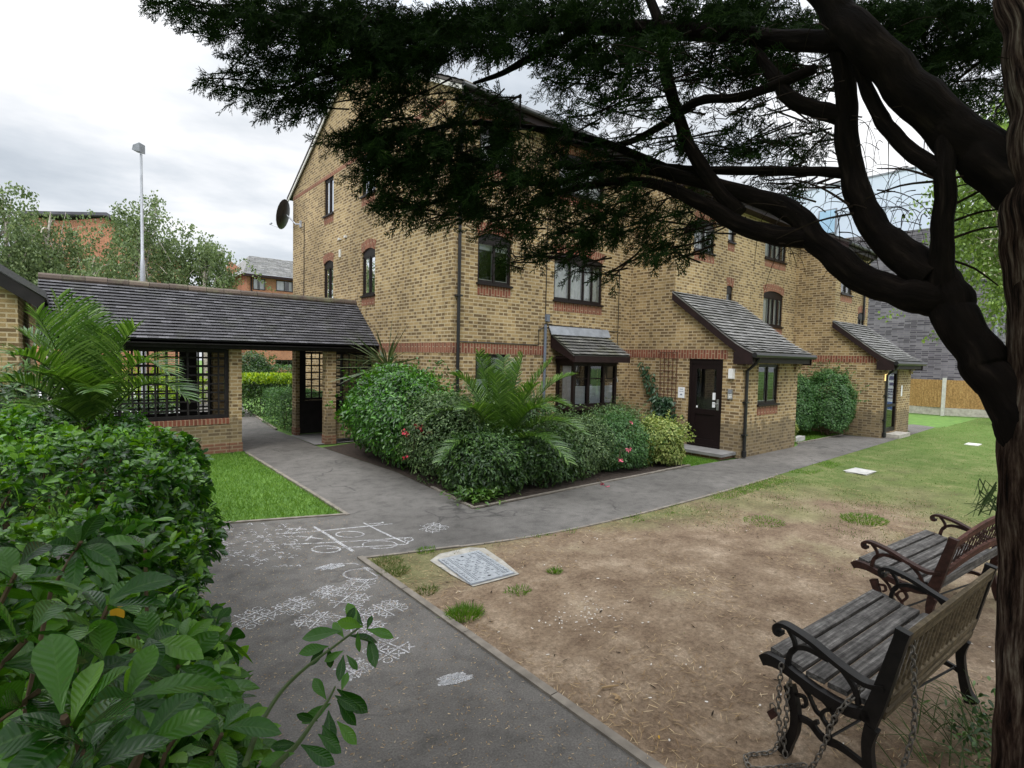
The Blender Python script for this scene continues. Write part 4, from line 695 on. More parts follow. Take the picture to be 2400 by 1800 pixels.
def grid(cu, cv, su, sv, rot=0, n=3):
    c = gnd(cu, cv)[:2]; e = gnd(cu+su, cv)[:2]-c; f = gnd(cu, cv-sv)[:2]-c; s = .5*(np.linalg.norm(e)+np.linalg.norm(f)); m = MB(); R = np.array([[math.cos(rot), -math.sin(rot)], [math.sin(rot), math.cos(rot)]])
    q = lambda a, b: c+R@np.array([a*s, b*s])
    for k in (-.33, .33): stroke(m, [q(k, -1), q(k+.03, 0), q(k, 1)], .013); stroke(m, [q(-1, k), q(0, k+.04), q(1, k)], .013)
    for i in (-1, 0, 1):
        for j in (-1, 0, 1):
            if random.random() < .12: continue
            x, y = i*.66, j*.66
            if random.random() < .5: stroke(m, [q(x-.2, y-.2), q(x+.2, y+.2)], .012); stroke(m, [q(x-.2, y+.2), q(x+.2, y-.2)], .012)
            else: stroke(m, [q(x+.2*math.cos(a), y+.2*math.sin(a)) for a in np.linspace(0, 6.28, 9)], .008)
    return m.build('chalk_drawing', 'chalk', po)
for g_ in ((1015, 1237, 34, 10, .2), (768, 1388, 34, 14, .5), (840, 1370, 36, 15, .7), (690, 1420, 42, 18, .3), (820, 1408, 45, 18, .6), (910, 1426, 40, 18, .2), (595, 1448, 42, 24, .4), (735, 1452, 40, 20, .7), (830, 1445, 45, 20, .5), (910, 1522, 52, 26, .3), (830, 1568, 42, 20, .2), (860, 1470, 40, 18, .5)): grid(*g_)
def smudge(u, v, ru, rv, n=60, w=.02):
    m = MB(); 
    for i in range(n):
        a = random.random()*6.28; r = math.sqrt(random.random()); uu, vv = u+ru*r*math.cos(a), v+rv*r*math.sin(a); du = random.uniform(8, 24)
        stroke(m, pxs([(uu-du, vv+du*.28), (uu+du, vv-du*.28)]), random.uniform(.5, 1.2)*w)
    return m.build('chalk_patch', 'chalk', po)
smudge(1065, 1592, 26, 11, 90, .016); smudge(775, 1329, 20, 3, 40, .02)
m = MB(); stroke(m, oval(850, 1347, 45, 13, 18, .6, 5.6), .016); stroke(m, pxs([(885, 1352), (850, 1330), (900, 1338)]), .014); stroke(m, pxs([(800, 1323), (830, 1321), (845, 1325)]), .014); m.build('chalk_drawing', 'chalk', po)
m = MB()
for i in range(160):
    u, v = random.uniform(480, 700), random.uniform(1228, 1330); 
    if (v-1228)/(100) < (560-u)/260-.3: continue
    d = random.uniform(3, 8); stroke(m, pxs([(u-d, v+random.uniform(-2, 2)), (u, v-2), (u+d, v+random.uniform(-2, 2))]), .011)
m.build('chalk_scribbles', 'chalk', po)
# manhole covers
mh = thing('manhole_cover', 'grey steel inspection cover in a concrete surround on the bare earth', 'manhole cover', (3.03, 4.14, 0))
cq = [np.array(q) for q in ((2.83, 4.50), (3.33, 4.47), (3.25, 3.76), (2.75, 3.80))]; cm = sum(cq)/4; cq = [cm+(q-cm)*.95 for q in cq]
m = MB(); qo = [np.array(p) for p in ((2.77, 4.53), (2.95, 4.63), (3.3, 4.60), (3.42, 4.48), (3.36, 4.1), (3.27, 3.74), (3.0, 3.755), (2.76, 3.78), (2.75, 4.1))]; m.face([(*q, .004) for q in qo]); m.build('concrete_surround', 'concrete', mh)
m = MB(); s1 = [cm+(q-cm)*1.035 for q in cq]; m.face([(*q, .009) for q in s1]); m.build('rim', 'lead_flashing', mh)
m = MB(); m.face([(*q, .014) for q in cq]); 
for i in range(4): m.face([(*cq[i], 0), (*cq[(i+1) % 4], 0), (*cq[(i+1) % 4], .014), (*cq[i], .014)])
def bl(s, t): return (cq[0]*(1-s)+cq[1]*s)*(1-t)+(cq[3]*(1-s)+cq[2]*s)*t
def raised(s0, s1_, t0, t1):
    z0, z1 = .0141, .020; c4 = [bl(s0, t0), bl(s1_, t0), bl(s1_, t1), bl(s0, t1)]; m.face([(*q, z1) for q in c4])
    for i in range(4): m.face([(*c4[i], z0), (*c4[(i+1) % 4], z0), (*c4[(i+1) % 4], z1), (*c4[i], z1)])
for t in np.arange(.05, .95, .07):
    for s in (.04, .90): raised(s, s+.05, t, t+.04)
for s in (.16, .20, .80, .84): raised(s, s+.012, .06, .94)
for a in range(4):
    for b in range(7):
        s, t = .25+a*.14, .07+b*.13
        if (a in (1, 2)) and b in (0, 6): continue
        if (a+b) % 2: raised(s, s+.02, t, t+.11); raised(s+.02, s+.11, t, t+.018)
        else: raised(s+.01, s+.05, t+.02, t+.04); raised(s+.07, s+.11, t+.07, t+.09)
m.build('cover_plate', 'cover_steel', mh)
m = MB(); 
for t in (.10, .90): m.face([(*bl(.45, t), .0155), (*bl(.5, t-.02), .0155), (*bl(.55, t), .0155), (*bl(.5, t+.02), .0155)])
m.build('lifting_slot', 'dark_inside', mh)
m = MB(); m.face([(11.42, 3.70, .02), (11.98, 3.66, .02), (11.92, 3.28, .02), (11.36, 3.32, .02)]); m.box((11.4, 3.3, -.01), (11.9, 3.65, .018)); tag(m.build('manhole_cover', 'stone_block', loc=(11.65, 3.5, 0)), 'pale square concrete cover set in the grass near the path bend', 'manhole cover')
q = gnd(2283, 1042)[:2]; m = MB(); m.box((q[0]-.25, q[1]-.12, -.01), (q[0]+.25, q[1]+.16, .012)); tag(m.build('manhole_cover', 'concrete_post', loc=(q[0], q[1], 0)), 'far pale slab in the lawn just left of the tree trunk', 'manhole cover')
m = MB(); m.box((14.6, 5.85, 0), (15.15, 6.0, .12)); tag(m.build('stone_block', 'stone_block', loc=(14.85, 5.9, 0)), 'grey stone kerb block lying on the lawn between the porches', 'stone')
# ------------------------------------------------------------------ benches
def strap(m, pts, w, x0, x1, sm=5):
    P = [np.array([p[0], p[1], 0.]) for p in pts]; W = list(w) if hasattr(w, '__len__') else [w]*len(P); P, W = catmull(P, W, sm); Lf, Rt = [], []
    for i in range(len(P)):
        t = nv(P[min(i+1, len(P)-1)]-P[max(i-1, 0)]); n_ = np.array([-t[1], t[0], 0]); Lf.append(P[i]+n_*W[i]*.5); Rt.append(P[i]-n_*W[i]*.5)
    n = len(P); A = [(x0, p[0], p[1]) for p in Lf]+[(x0, p[0], p[1]) for p in Rt]; B = [(x1, p[1], p[2]) for p in A]; f = []
    for i in range(n-1): f += [(i, n+i, n+i+1, i+1), (2*n+i, 2*n+i+1, 3*n+i+1, 3*n+i), (i, i+1, 2*n+i+1, 2*n+i), (n+i, 3*n+i, 3*n+i+1, n+i+1)]
    f += [(0, 2*n, 3*n, n), (n-1, 2*n-1, 4*n-1, 3*n-1)]; m.shared(A+B, f)
def make_bench(label, L, sc, tan, ornate):
    t = thing('park_bench', label, 'bench', (0, 0, 0), 'cast iron benches under the tree')
    for x in (0.0, L):
        xa, xb = (x-.045, x) if x == 0 else (x, x+.045); m = MB(); xm0, xm1 = xa+.012, xb-.012
        strap(m, [(-.05, 0), (-.015, .06), (.01, .16), (.025, .27), (.01, .36)], [.075, .05, .042, .045, .06], xa, xb)      # rear leg
        strap(m, [(.43, 0), (.40, .07), (.37, .16), (.375, .26), (.41, .36)], [.075, .05, .042, .042, .05], xa, xb)        # front leg
        strap(m, [(.02, .41), (.12, .385), (.25, .395), (.38, .425), (.46, .445), (.53, .445), (.565, .425)], [.05, .05, .045, .042, .05, .06, .05], xa, xb)  # seat rail
        strap(m, [(.03, .37), (-.01, .5), (-.05, .66), (-.085, .80), (-.095, .845)], [.075, .07, .06, .055, .06], xa, xb)    # back post
        strap(m, [(-.035, .565), (.05, .545), (.17, .575), (.30, .625), (.40, .65), (.46, .655), (.495, .635), (.49, .605), (.465, .605)], [.022]*9, xa-.006, xb+.006)  # arm
        strap(m, [(.44, .65), (.40, .60), (.39, .555), (.405, .53)], .018, xm0, xm1); strap(m, [(.22, .575), (.33, .585), (.40, .55), (.425, .48), (.42, .42)], .024, xm0, xm1)
        strap(m, [(.16, .56), (.10, .50), (.075, .43)], .02, xm0, xm1)
        strap(m, [(.375, .215), (.30, .225), (.23, .185), (.15, .19), (.06, .175), (.02, .16)], [.03, .028, .034, .03, .026, .03], xm0, xm1)   # stretcher
        strap(m, [(.20, .19), (.205, .25), (.175, .30), (.20, .345), (.26, .385)], .018, xm0, xm1); strap(m, [(.205, .25), (.24, .29), (.22, .33), (.16, .36), (.13, .385)], .016, xm0, xm1)
        strap(m, [(.26, .20), (.275, .235), (.255, .25)], .018, xm0, xm1); strap(m, [(.37, .33), (.33, .335), (.32, .30), (.34, .285)], .014, xm0, xm1); strap(m, [(.36, .40), (.31, .36), (.27, .30), (.235, .29)], .014, xm0, xm1)
        strap(m, [(.24, .29), (.27, .30), (.28, .32)], .014, xm0, xm1)
        m.build('side_frame', 'cast_iron' if tan else 'rust_iron', t)
    ys = [.075, .185, .295, .405, .503]
    for i, y in enumerate(ys):
        m = MB(); wd = .094 if i < 4 else .07; z = .425+.06*(abs(y-.13)/.36)**2*.6; a, b, c, d = y-wd/2, y+wd/2, z, z+.024; tl = .012*(1 if i > 2 else -1 if i == 0 else 0)
        xs = np.linspace(.003, L-.003, 9); top = []
        m.prism([(a, c-tl*.5), (b, c+tl*.5), (b, d+tl*.5), (b-.006, d+.003+tl*.5), (a+.006, d+.003-tl*.5), (a, d-tl*.5)], 'X', .003, L-.003); m.build('seat_slat', 'wood_weathered', t)
    wood = 'wood_tan' if tan else 'wood_reddish'; bp = lambda s: (-.012-.085*s, .43+.41*s)
    def brd(s0, s1, th=.022, arch=0):
        m = MB(); n = 12
        for i in range(n):
            xa, xb = .003+(L-.006)*i/n, .003+(L-.006)*(i+1)/n; e0, e1 = arch*math.sin(math.pi*i/n), arch*math.sin(math.pi*(i+1)/n)
            def c4(x, e): p, q = bp(s0+(e if s0 > .3 else e)), bp(s1+e); return [(x, p[0], p[1]), (x, q[0], q[1]), (x, q[0]-th, q[1]-.004), (x, p[0]-th, p[1]-.004)]
            A, B = c4(xa, e0), c4(xb, e1); m.shared(A+B, [(0, 4, 5, 1), (1, 5, 6, 2), (2, 6, 7, 3), (3, 7, 4, 0)]+([(0, 1, 2, 3)] if i == 0 else [])+([(7, 6, 5, 4)] if i == n-1 else []))
        return m.build('back_rail', wood, t)
    brd(.84, .99, arch=0 if tan else .14); brd(.10 if tan else .30, .22 if tan else .44, arch=0 if tan else .12)
    if tan: brd(-.06, .03)
    else:
        m = MB(); m.box((.003, -.02, .43), (L-.003, .0, .50)); m.build('back_slat', 'wood_weathered', t)
    if tan:
        m = MB(); n = 19
        for i in range(n):
            x = .03+(L-.06)*i/(n-1); p, q = bp(.2), bp(.86); m.shared([(x-.009, p[0]-.004, p[1]), (x+.009, p[0]-.004, p[1]), (x+.009, p[0]-.014, p[1]), (x-.009, p[0]-.014, p[1]), (x-.009, q[0]-.004, q[1]), (x+.009, q[0]-.004, q[1]), (x+.009, q[0]-.014, q[1]), (x-.009, q[0]-.014, q[1])], [(0, 1, 5, 4), (1, 2, 6, 5), (2, 3, 7, 6), (3, 0, 4, 7)])
        m.build('back_spindles', wood, t)
    else:
        m = MB()
        for i in range(17):
            x = .08+(L-.16)*i/16; ar = .13*math.sin(math.pi*x/L)
            for k in range(2):
                s = .50+ar+.17*k+random.uniform(-.02, .02); c = np.array([x+random.uniform(-.01, .01), *bp(s)]); r = random.uniform(.018, .028); ex = np.array([1, 0, 0]); ey = nv([0, -.085, .41]); a0 = random.uniform(0, 6)
                m.tube([c+(ex*math.cos(a0+th)+ey*math.sin(a0+th))*r*(1-.09*j) for j, th in enumerate(np.linspace(0, 5.2, 9))], .0055, 5, caps=False)
            m.tube([np.array([x-.02, *bp(.42+ar)]), np.array([x+.01, *bp(.62+ar)]), np.array([x+.03, *bp(.86+ar)])], .005, 5, caps=False)
        m.build('scroll_panel', 'rust_iron', t)
    m = MB(); m.tube([(0, .2, .2), (L*.5, .12, .2), (L, .05, .18)], .007, 6); m.build('tie_rod', 'cast_iron', t)
    t.scale = (1, sc, sc); return t
b1 = make_bench('nearer bench with black iron ends, grey seat slats, tan spindle back and hanging chains', 1.33, 1.045, True, False); b1.location = (2.875, .735, 0); b1.scale = (1.0, .955, 1.035); b1.rotation_euler = (0, 0, -.068)
b2 = make_bench('farther bench with reddish arched back rail over a rusty scrollwork panel', 1.39, .975, False, True); b2.location = (4.893, .934, 0); b2.rotation_euler = (0, 0, -.10)
def bw(x, y, z): c, s = math.cos(-.068), math.sin(-.068); y *= .955; return np.array([2.875+c*x-s*y, .735+s*x+c*y, z*1.035])
def chain(name, lab, pts, pitch=.03, group='steel chains hung on the nearer bench'):
    P, _ = catmull(pts, [0]*len(pts), 12); d = [0]
    for i in range(1, len(P)): d.append(d[-1]+np.linalg.norm(P[i]-P[i-1]))
    V = []; F = []; o = 0; n = int(d[-1]/pitch)
    for k in range(n):
        s = (k+.5)*pitch; i = min(np.searchsorted(d, s), len(P)-1); t = nv(P[i]-P[i-1]); c = P[i-1]+t*(s-d[i-1]); ref = np.array([.8, .6, .1]); a = nv(np.cross(t, ref)); b = np.cross(t, a)
        if k % 2: a, b = b, a
        R_, r_ = 12, 5
        for i2 in range(R_):
            th = 6.2832*i2/R_; ce = c+t*.0195*math.cos(th)+a*.0115*math.sin(th); rad = nv(t*.0195*math.cos(th)+a*.0115*math.sin(th))
            for j in range(r_): ph = 6.2832*j/r_; V.append(ce+(rad*math.cos(ph)+b*math.sin(ph))*.0042)
        for i2 in range(R_):
            for j in range(r_): F.append((o+i2*r_+j, o+((i2+1) % R_)*r_+j, o+((i2+1) % R_)*r_+(j+1) % r_, o+i2*r_+(j+1) % r_))
        o += R_*r_
    return tag(npmesh(name, V, F, 'chain_steel', loc=tuple(pts[-1]), smooth=True), lab, 'chain', group)
chain('chain', 'chain looped over the front of the nearer bench, coiled at its front foot', [bw(-.06, .44, .47), bw(-.065, .445, .3), bw(-.065, .44, .2), bw(-.07, .43, .08), bw(-.09, .46, .01), bw(-.22, .52, .008), bw(-.28, .46, .008), bw(-.2, .40, .008), bw(-.12, .36, .008), bw(-.02, .30, .008)])
chain('chain', 'second chain strand beside the front leg of the nearer bench', [bw(-.02, .40, .44), bw(-.055, .405, .32), bw(-.06, .40, .22), bw(-.06, .41, .1), bw(-.07, .39, .012)])
chain('chain', 'chain hanging from the seat rail of the nearer bench down to the ground', [bw(.04, .06, .52), bw(-.055, .12, .42), bw(-.06, .17, .32), bw(-.06, .20, .2), bw(-.06, .24, .08), bw(-.06, .28, .012), bw(-.05, .33, .01)])
chain('chain', 'chain hanging from the top of the backrest of the nearer bench', [bw(.07, -.10, .78), bw(.065, -.12, .6), bw(.06, -.13, .42), bw(.04, -.12, .3), bw(0, -.10, .18), bw(-.04, -.07, .06), bw(-.055, -.05, .012)])
pl_ = thing('padlock', 'rusty brown padlock hanging on the chain by the bench front leg', 'padlock', tuple(bw(-.075, .47, .20)))
m = MB(); l = OFF[pl_]; cpts = [(-.0, .028), (.025, .0), (0, -.032), (-.025, 0.0)]; m.prism([(l[1]+a, l[2]+b) for a, b in cpts], 'X', l[0]-.012, l[0]+.012); m.build('body', 'rust_iron', pl_); m = MB(); m.tube([l+np.array([0, -.012, .02]), l+np.array([0, -.014, .045]), l+np.array([0, 0, .056]), l+np.array([0, .014, .045]), l+np.array([0, .012, .02])], .004, 6); m.build('shackle', 'chain_steel', pl_)
# ------------------------------------------------------------------ plants
def shrub(name, label, cat, c, r, mat, n, L, W, clumps=16, cr=.42, prof=SIMPLE, fold=.3, droop=.15, up=.45, stem='stem_bark', group=None, inner=.25, zmin=-.8, fill=.7, jit=.35):
    c = np.array(c, float); r = np.array(r, float); base = np.array([c[0], c[1], 0]); t = thing(name, label, cat, tuple(base), group)
    d = rnd_unit(clumps*4); d = d[d[:, 2] > zmin][:clumps]; cc = c + d*r*(1-cr*.75)*RNG.uniform(.8, 1.05, (len(d), 1)); rr = cr*r.mean()*RNG.uniform(.75, 1.2, len(d))
    k = RNG.integers(0, len(d), n); q = rnd_unit(n); rad = np.where(RNG.random(n) < inner, RNG.uniform(.2, .8, n), RNG.uniform(.82, 1.08, n)); 
    P = cc[k]+q*(rr[k]*rad)[:, None]*(r/r.mean()); out = unit((P-c)/r); nrm = unit(q*.55+out*.5+np.array([0, 0, up])+RNG.normal(size=(n, 3))*jit)
    D = unit(out*.55+q*.4+RNG.normal(size=(n, 3))*.75); D = unit(D-nrm*(D*nrm).sum(1)[:, None]*.8)
    n2 = int(n*fill); q2 = rnd_unit(n2); lo_ = np.clip(-q2[:, 2:3], 0, .97); q2[:, :2] *= np.sqrt((1-lo_**3)/(1-lo_**2));  q2[:, 2] = np.where(q2[:, 2] < zmin, -q2[:, 2], q2[:, 2]); bmp = np.array([mnoise.noise(Vector(a*2.6+c)) for a in q2]); P2 = c+q2*r*(.92+.2*bmp-.22*RNG.random(n2)**2)[:, None]
    nr2 = unit(q2/r*r.mean()*.8+np.array([0, 0, up])+RNG.normal(size=(n2, 3))*jit); D2 = unit(q2*.5+RNG.normal(size=(n2, 3))*.75); D2 = unit(D2-nr2*(D2*nr2).sum(1)[:, None]*.8)
    sd_ = rnd_unit(80); sd_[:, 2] = np.abs(sd_[:, 2])*.9+.05; n3 = 80*9; q3 = np.repeat(sd_, 9, 0); P3 = c+q3*r*RNG.uniform(.9, 1.36, n3)[:, None]+RNG.normal(size=(n3, 3))*.012; P2 = np.concatenate([P2, P3]); nr2 = np.concatenate([nr2, unit(rnd_unit(n3)+[0, 0, .6])]); D2 = np.concatenate([D2, unit(q3*.8+rnd_unit(n3)*.8)])
    P, D, nrm = np.concatenate([P, P2]), np.concatenate([D, D2]), np.concatenate([nrm, nr2]); ok = P[:, 2] > .02; P, D, nrm = P[ok], D[ok], nrm[ok]; m_ = len(P); V, F = leafset(P, D, nrm, L*RNG.uniform(.65, 1.2, m_), W*RNG.uniform(.7, 1.2, m_), prof, fold, droop)
    npmesh('foliage', V, F, mat, t)
    if stem:
        m = MB()
        for i in range(9): e = cc[i % len(cc)]; m.tube([base+np.array([random.uniform(-.12, .12)*r[0], random.uniform(-.12, .12)*r[1], 0]), base*.5+e*.5+np.array([0, 0, -.05]), e], [.018, .012, .005], 5)
        m.build('stem', stem, t)
    return t
def hedge(name, label, x0, x1, y0, y1, h, mat, n, L, W, cat='hedge', stem=True):
    t = thing(name, label, cat, ((x0+x1)/2, (y0+y1)/2, 0)); sx, sy = x1-x0, y1-y0
    w = np.array([sx*sy, sx*h, sx*h, sy*h, sy*h]); f = RNG.choice(5, n, p=w/w.sum()); U = RNG.random((n, 3)); P = np.array([x0, y0, 0])+U*np.array([sx, sy, h]); nr = np.zeros((n, 3))
    for i, (ax, v, s) in enumerate(((2, h, 1), (1, y0, -1), (1, y1, 1), (0, x0, -1), (0, x1, 1))): k = f == i; P[k, ax] = v; nr[k, ax] = s
    bum = np.array([mnoise.noise(Vector(p*2.3)) for p in P]); P += nr*(bum*.10-RNG.random(n)**2*.22)[:, None]; nrm = unit(nr*.7+np.array([0, 0, .4])+RNG.normal(size=(n, 3))*.4); D = unit(nr*.5+RNG.normal(size=(n, 3))*.7+np.array([0, 0, .25]))
    P[:, 2] = np.maximum(P[:, 2], .02); V, F = leafset(P, D, nrm, L*RNG.uniform(.7, 1.2, n), W*RNG.uniform(.7, 1.2, n), SIMPLE, .3, .1); npmesh('foliage', V, F, mat, t)
    m = MB()
    for i in range(14): a, b = random.uniform(x0+.1, x1-.1), random.uniform(y0+.1, y1-.1); m.tube([(a, b, 0), (a+random.uniform(-.1, .1), b, h*.5), (a+random.uniform(-.2, .2), b+random.uniform(-.1, .1), h*.9)], [.02, .014, .006], 5)
    m.build('stem', 'stem_bark', t); return t
def whorls(P, A, k, L, W, spread=1.0, prof=OBOV, fold=.3, droop=.25):
    """k leaflets round each shoot axis A"""
    n = len(P); A = unit(A); ref = np.where(np.abs(A[:, 2:3]) < .9, np.array([[0, 0, 1.]]), np.array([[1., 0, 0]])); u = unit(np.cross(A, ref)); v = np.cross(A, u); Bs, Ds, Ns, Ls, Ws = [], [], [], [], []
    ph = RNG.random(n)*6.28
    for i in range(k):
        a = ph+6.2832*i/k+RNG.normal(size=n)*.3; rd = u*np.cos(a)[:, None]+v*np.sin(a)[:, None]; el = (spread*RNG.uniform(.55, 1.15, n))[:, None]; D = unit(A*(1-el*.55)+rd*el)
        Bs.append(P+A*RNG.uniform(-.035, .01, n)[:, None]); Ds.append(D); Ns.append(unit(A-D*(A*D).sum(1)[:, None]+RNG.normal(size=(n, 3))*.25)); Ls.append(L*RNG.uniform(.6, 1.15, n)); Ws.append(W*RNG.uniform(.75, 1.15, n))
    return leafset(np.concatenate(Bs), np.concatenate(Ds), np.concatenate(Ns), np.concatenate(Ls), np.concatenate(Ws), prof, fold, droop)
# foreground hedge of glossy three-part leaves
ch = thing('hedge', 'large glossy dark green hedge with fingered leaves filling the left foreground', 'hedge', (-.4, 3.5, 0))
def xr(y): return np.where(y < 4.2, .17+.118*y, .666+.03*(y-4.2))
def hz(p): return mnoise.noise(Vector((p[0]*1.6, p[1]*1.6, p[2]*1.6)))
parts = []
def addshoots(n, side, k, L, W, depth):
    y = .35+7.0*RNG.random(n)**1.25; 
    if side: z = RNG.uniform(.02, 1.38, n); x = xr(y); P = np.stack([x, y, z], 1); nr = np.tile([1., -.25, .35], (n, 1))
    else: x = xr(y)-RNG.random(n)**1.1*np.minimum(1.2+.35*y, 3.2); z = np.full(n, 1.38); P = np.stack([x, y, z], 1); nr = np.tile([.1, -.2, 1.], (n, 1))
    if side: P[:, 0] -= np.clip((P[:, 2]-1.1), 0, 1)**2*1.2
    else: P[:, 2] -= np.clip(.28-(xr(y)-x), 0, 1)**2*1.8
    b = np.array([hz(p)*.17+mnoise.noise(Vector((p[0]*.8+5, p[1]*.75, p[2])))*.22-.04+.16*mnoise.noise(Vector((p[0]*3.3, p[1]*3.3, p[2]*3.3+9))) for p in P]); P += nr*(b-RNG.random(n)*depth)[:, None]; A = unit(nr+RNG.normal(size=(n, 3))*.45)
    d = np.linalg.norm(P-CAMP, axis=1); ok = (d > .75) & (P[:, 2] > .02); P, A, d = P[ok], A[ok], d[ok]; parts.append(whorls(P, A, k, L*RNG.uniform(.75, 1.15, len(P)), W)); return P
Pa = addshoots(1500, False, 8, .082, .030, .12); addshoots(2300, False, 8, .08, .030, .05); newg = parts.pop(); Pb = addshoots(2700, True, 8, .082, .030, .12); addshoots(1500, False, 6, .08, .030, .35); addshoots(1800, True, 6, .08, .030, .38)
# nearest shoots reaching up to the lens side
near_sh = [(150, 1680, .62), (60, 1500, .78), (255, 1420, .86), (350, 1500, .92), (40, 1340, 1.0), (190, 1270, 1.15), (340, 1290, 1.2), (420, 1560, .95), (300, 1640, .75), (480, 1620, 1.05), (230, 1560, .82), (90, 1620, .8), (330, 1760, .7), (520, 1720, 1.0), (200, 1760, .62)]
Pn = np.array([at(u, v, D) for u, v, D in near_sh]); An = unit(np.array([[.15, -.35, 1.]]*len(Pn))+RNG.normal(size=(len(Pn), 3))*.3); parts.append(whorls(Pn, An, 8, .080, .030, 1.05, OBOV, .3, .3))
V, F = joinvf(parts); leafuv(npmesh('foliage', V, F, 'leaf_choisya', ch, smooth=True), OBOV); leafuv(npmesh('new_growth', *newg, 'leaf_newgrowth_lit', ch, smooth=True), OBOV)
m = MB()
for p, a in list(zip(Pn, An)): m.tube([p-a*.0, p-a*.12+np.array([-.02, .05, -.03]), p+np.array([-.10, .18, -.45])], [.003, .0035, .005], 5)
for i in range(260):
    p = (Pa if i % 2 else Pb)[random.randrange(900)]; m.tube([p, p+np.array([-.08, .02, -.12])+RNG.normal(size=3)*.03, p+np.array([-.2, .05, -.45])+RNG.normal(size=3)*.08], [.003, .004, .007], 4)
m.build('stem', 'stem_bark', ch)
yl = leafset([at(272, 1475, 1.0)], [[.05, -.1, .5]], [[-.6, -.75, .2]], [.045], [.022], OBOV, .2, .1); npmesh('yellow_leaf', *yl, 'leaf_yellowed', ch)
def shoot(path, leaves, nm='arching_shoot'):
    P = [at(*p) for p in path]; m = MB(); m.tube(P, np.linspace(.0045, .002, len(P)), 6, 6); o = m.build(nm, 'needle_weed', ch); B, D, Nn, L, W = [], [], [], [], []
    for (u, v, Dd, du, dv, dd, ln) in leaves:
        b = at(u, v, Dd); e = at(u+du, v+dv, Dd+dd); d_ = e-b; B.append(b); D.append(d_); Nn.append(np.array([-.45, -.55, .7])+RNG.normal(size=3)*.25); L.append(np.linalg.norm(d_)); W.append(np.linalg.norm(d_)*.40)
    V, F = leafset(B, D, Nn, np.array(L), np.array(W), OBOV, .3, .08); leafuv(npmesh('shoot_leaves', V, F, 'leaf_choisya', o, smooth=True), OBOV)
shoot([(575, 1790, .95), (610, 1700, 1.05), (660, 1620, 1.15), (720, 1562, 1.25), (790, 1510, 1.3), (850, 1465, 1.35)], [(800, 1480, 1.3, -92, 10, .02, 0), (770, 1515, 1.3, -70, 12, -.02, 0), (762, 1515, 1.3, -35, 42, 0, 0), (770, 1518, 1.3, 5, 44, .02, 0), (806, 1495, 1.3, -25, -40, .02, 0), (806, 1470, 1.3, 25, -50, 0, 0), (815, 1490, 1.33, 70, 10, .03, 0), (865, 1490, 1.35, 15, 70, -.02, 0), (858, 1475, 1.35, 65, 15, 0, 0), (860, 1475, 1.36, 12, -35, 0, 0), (805, 1535, 1.3, -10, 58, -.02, 0), (812, 1535, 1.3, 26, 32, 0, 0), (850, 1465, 1.36, -35, -40, .04, 0), (835, 1470, 1.35, -20, -62, .02, 0), (850, 1470, 1.3, -60, -20, -.03, 0), (805, 1525, 1.3, -45, 22, 0, 0), (838, 1480, 1.32, 5, 45, 0, 0)])
shoot([(640, 1800, .95), (700, 1740, 1.05), (745, 1675, 1.12), (770, 1640, 1.16), (785, 1610, 1.2)], [(775, 1648, 1.16, -68, 42, 0, 0), (765, 1640, 1.16, -30, -55, .02, 0), (785, 1630, 1.18, 52, 30, 0, 0), (790, 1615, 1.2, 72, 48, .02, 0), (800, 1620, 1.2, 15, -48, 0, 0), (745, 1690, 1.12, -50, -20, 0, 0), (770, 1665, 1.16, 5, 92, -.03, 0), (755, 1700, 1.12, 40, 60, 0, 0), (790, 1690, 1.15, 46, 50, 0, 0), (700, 1745, 1.05, -66, 0, 0, 0), (790, 1640, 1.2, 45, 55, 0, 0), (745, 1720, 1.1, 55, 40, 0, 0), (705, 1745, 1.05, 80, 40, 0, 0), (690, 1765, 1.0, -80, 20, 0, 0)])
def fronds(t, base, specs, mat, Lf, Wf, nl=34, v=.55):
    """pinnate fronds: specs = (tip point, arch height, width scale)"""
    ra = MB(); B, D, Nn, L, W = [], [], [], [], []
    for tip, arch, ws in specs:
        tip = np.array(tip, float); b = np.array(base)+RNG.normal(size=3)*.03; ax = tip-b; pts = [b+ax*s+np.array([0, 0, arch*4*s*(1-s)]) for s in np.linspace(0, 1, 12)]; ra.tube(pts, np.linspace(.011, .003, 12), 5)
        for i in range(nl):
            s = .16+.84*i/(nl-1); p = b+ax*s+np.array([0, 0, arch*4*s*(1-s)]); tg = nv(ax+np.array([0, 0, arch*4*(1-2*s)])); sd = np.cross(tg, (0, 0, 1.)); sd = nv(sd) if np.linalg.norm(sd) > .15 else nv(np.cross(tg, ray(1200, 900))); upn = np.cross(sd, tg); ln = Lf*ws*(math.sin(math.pi*min(1, .18+.72*s))**.7)*random.uniform(.85, 1.1)
            for sg in (-1, 1): B.append(p); D.append(tg*(.55+.5*s)+sd*sg*.95+upn*v+RNG.normal(size=3)*.07); Nn.append(upn-sd*sg*.3+RNG.normal(size=3)*.1); L.append(ln); W.append(Wf)
    ra.build('frond_stem', 'leaf_palm' if mat != 'leaf_cordyline' else mat, t); V, F = leafset(B, D, Nn, np.array(L), np.array(W), STRAP, .35, .22); npmesh('leaflets', V, F, mat, t)
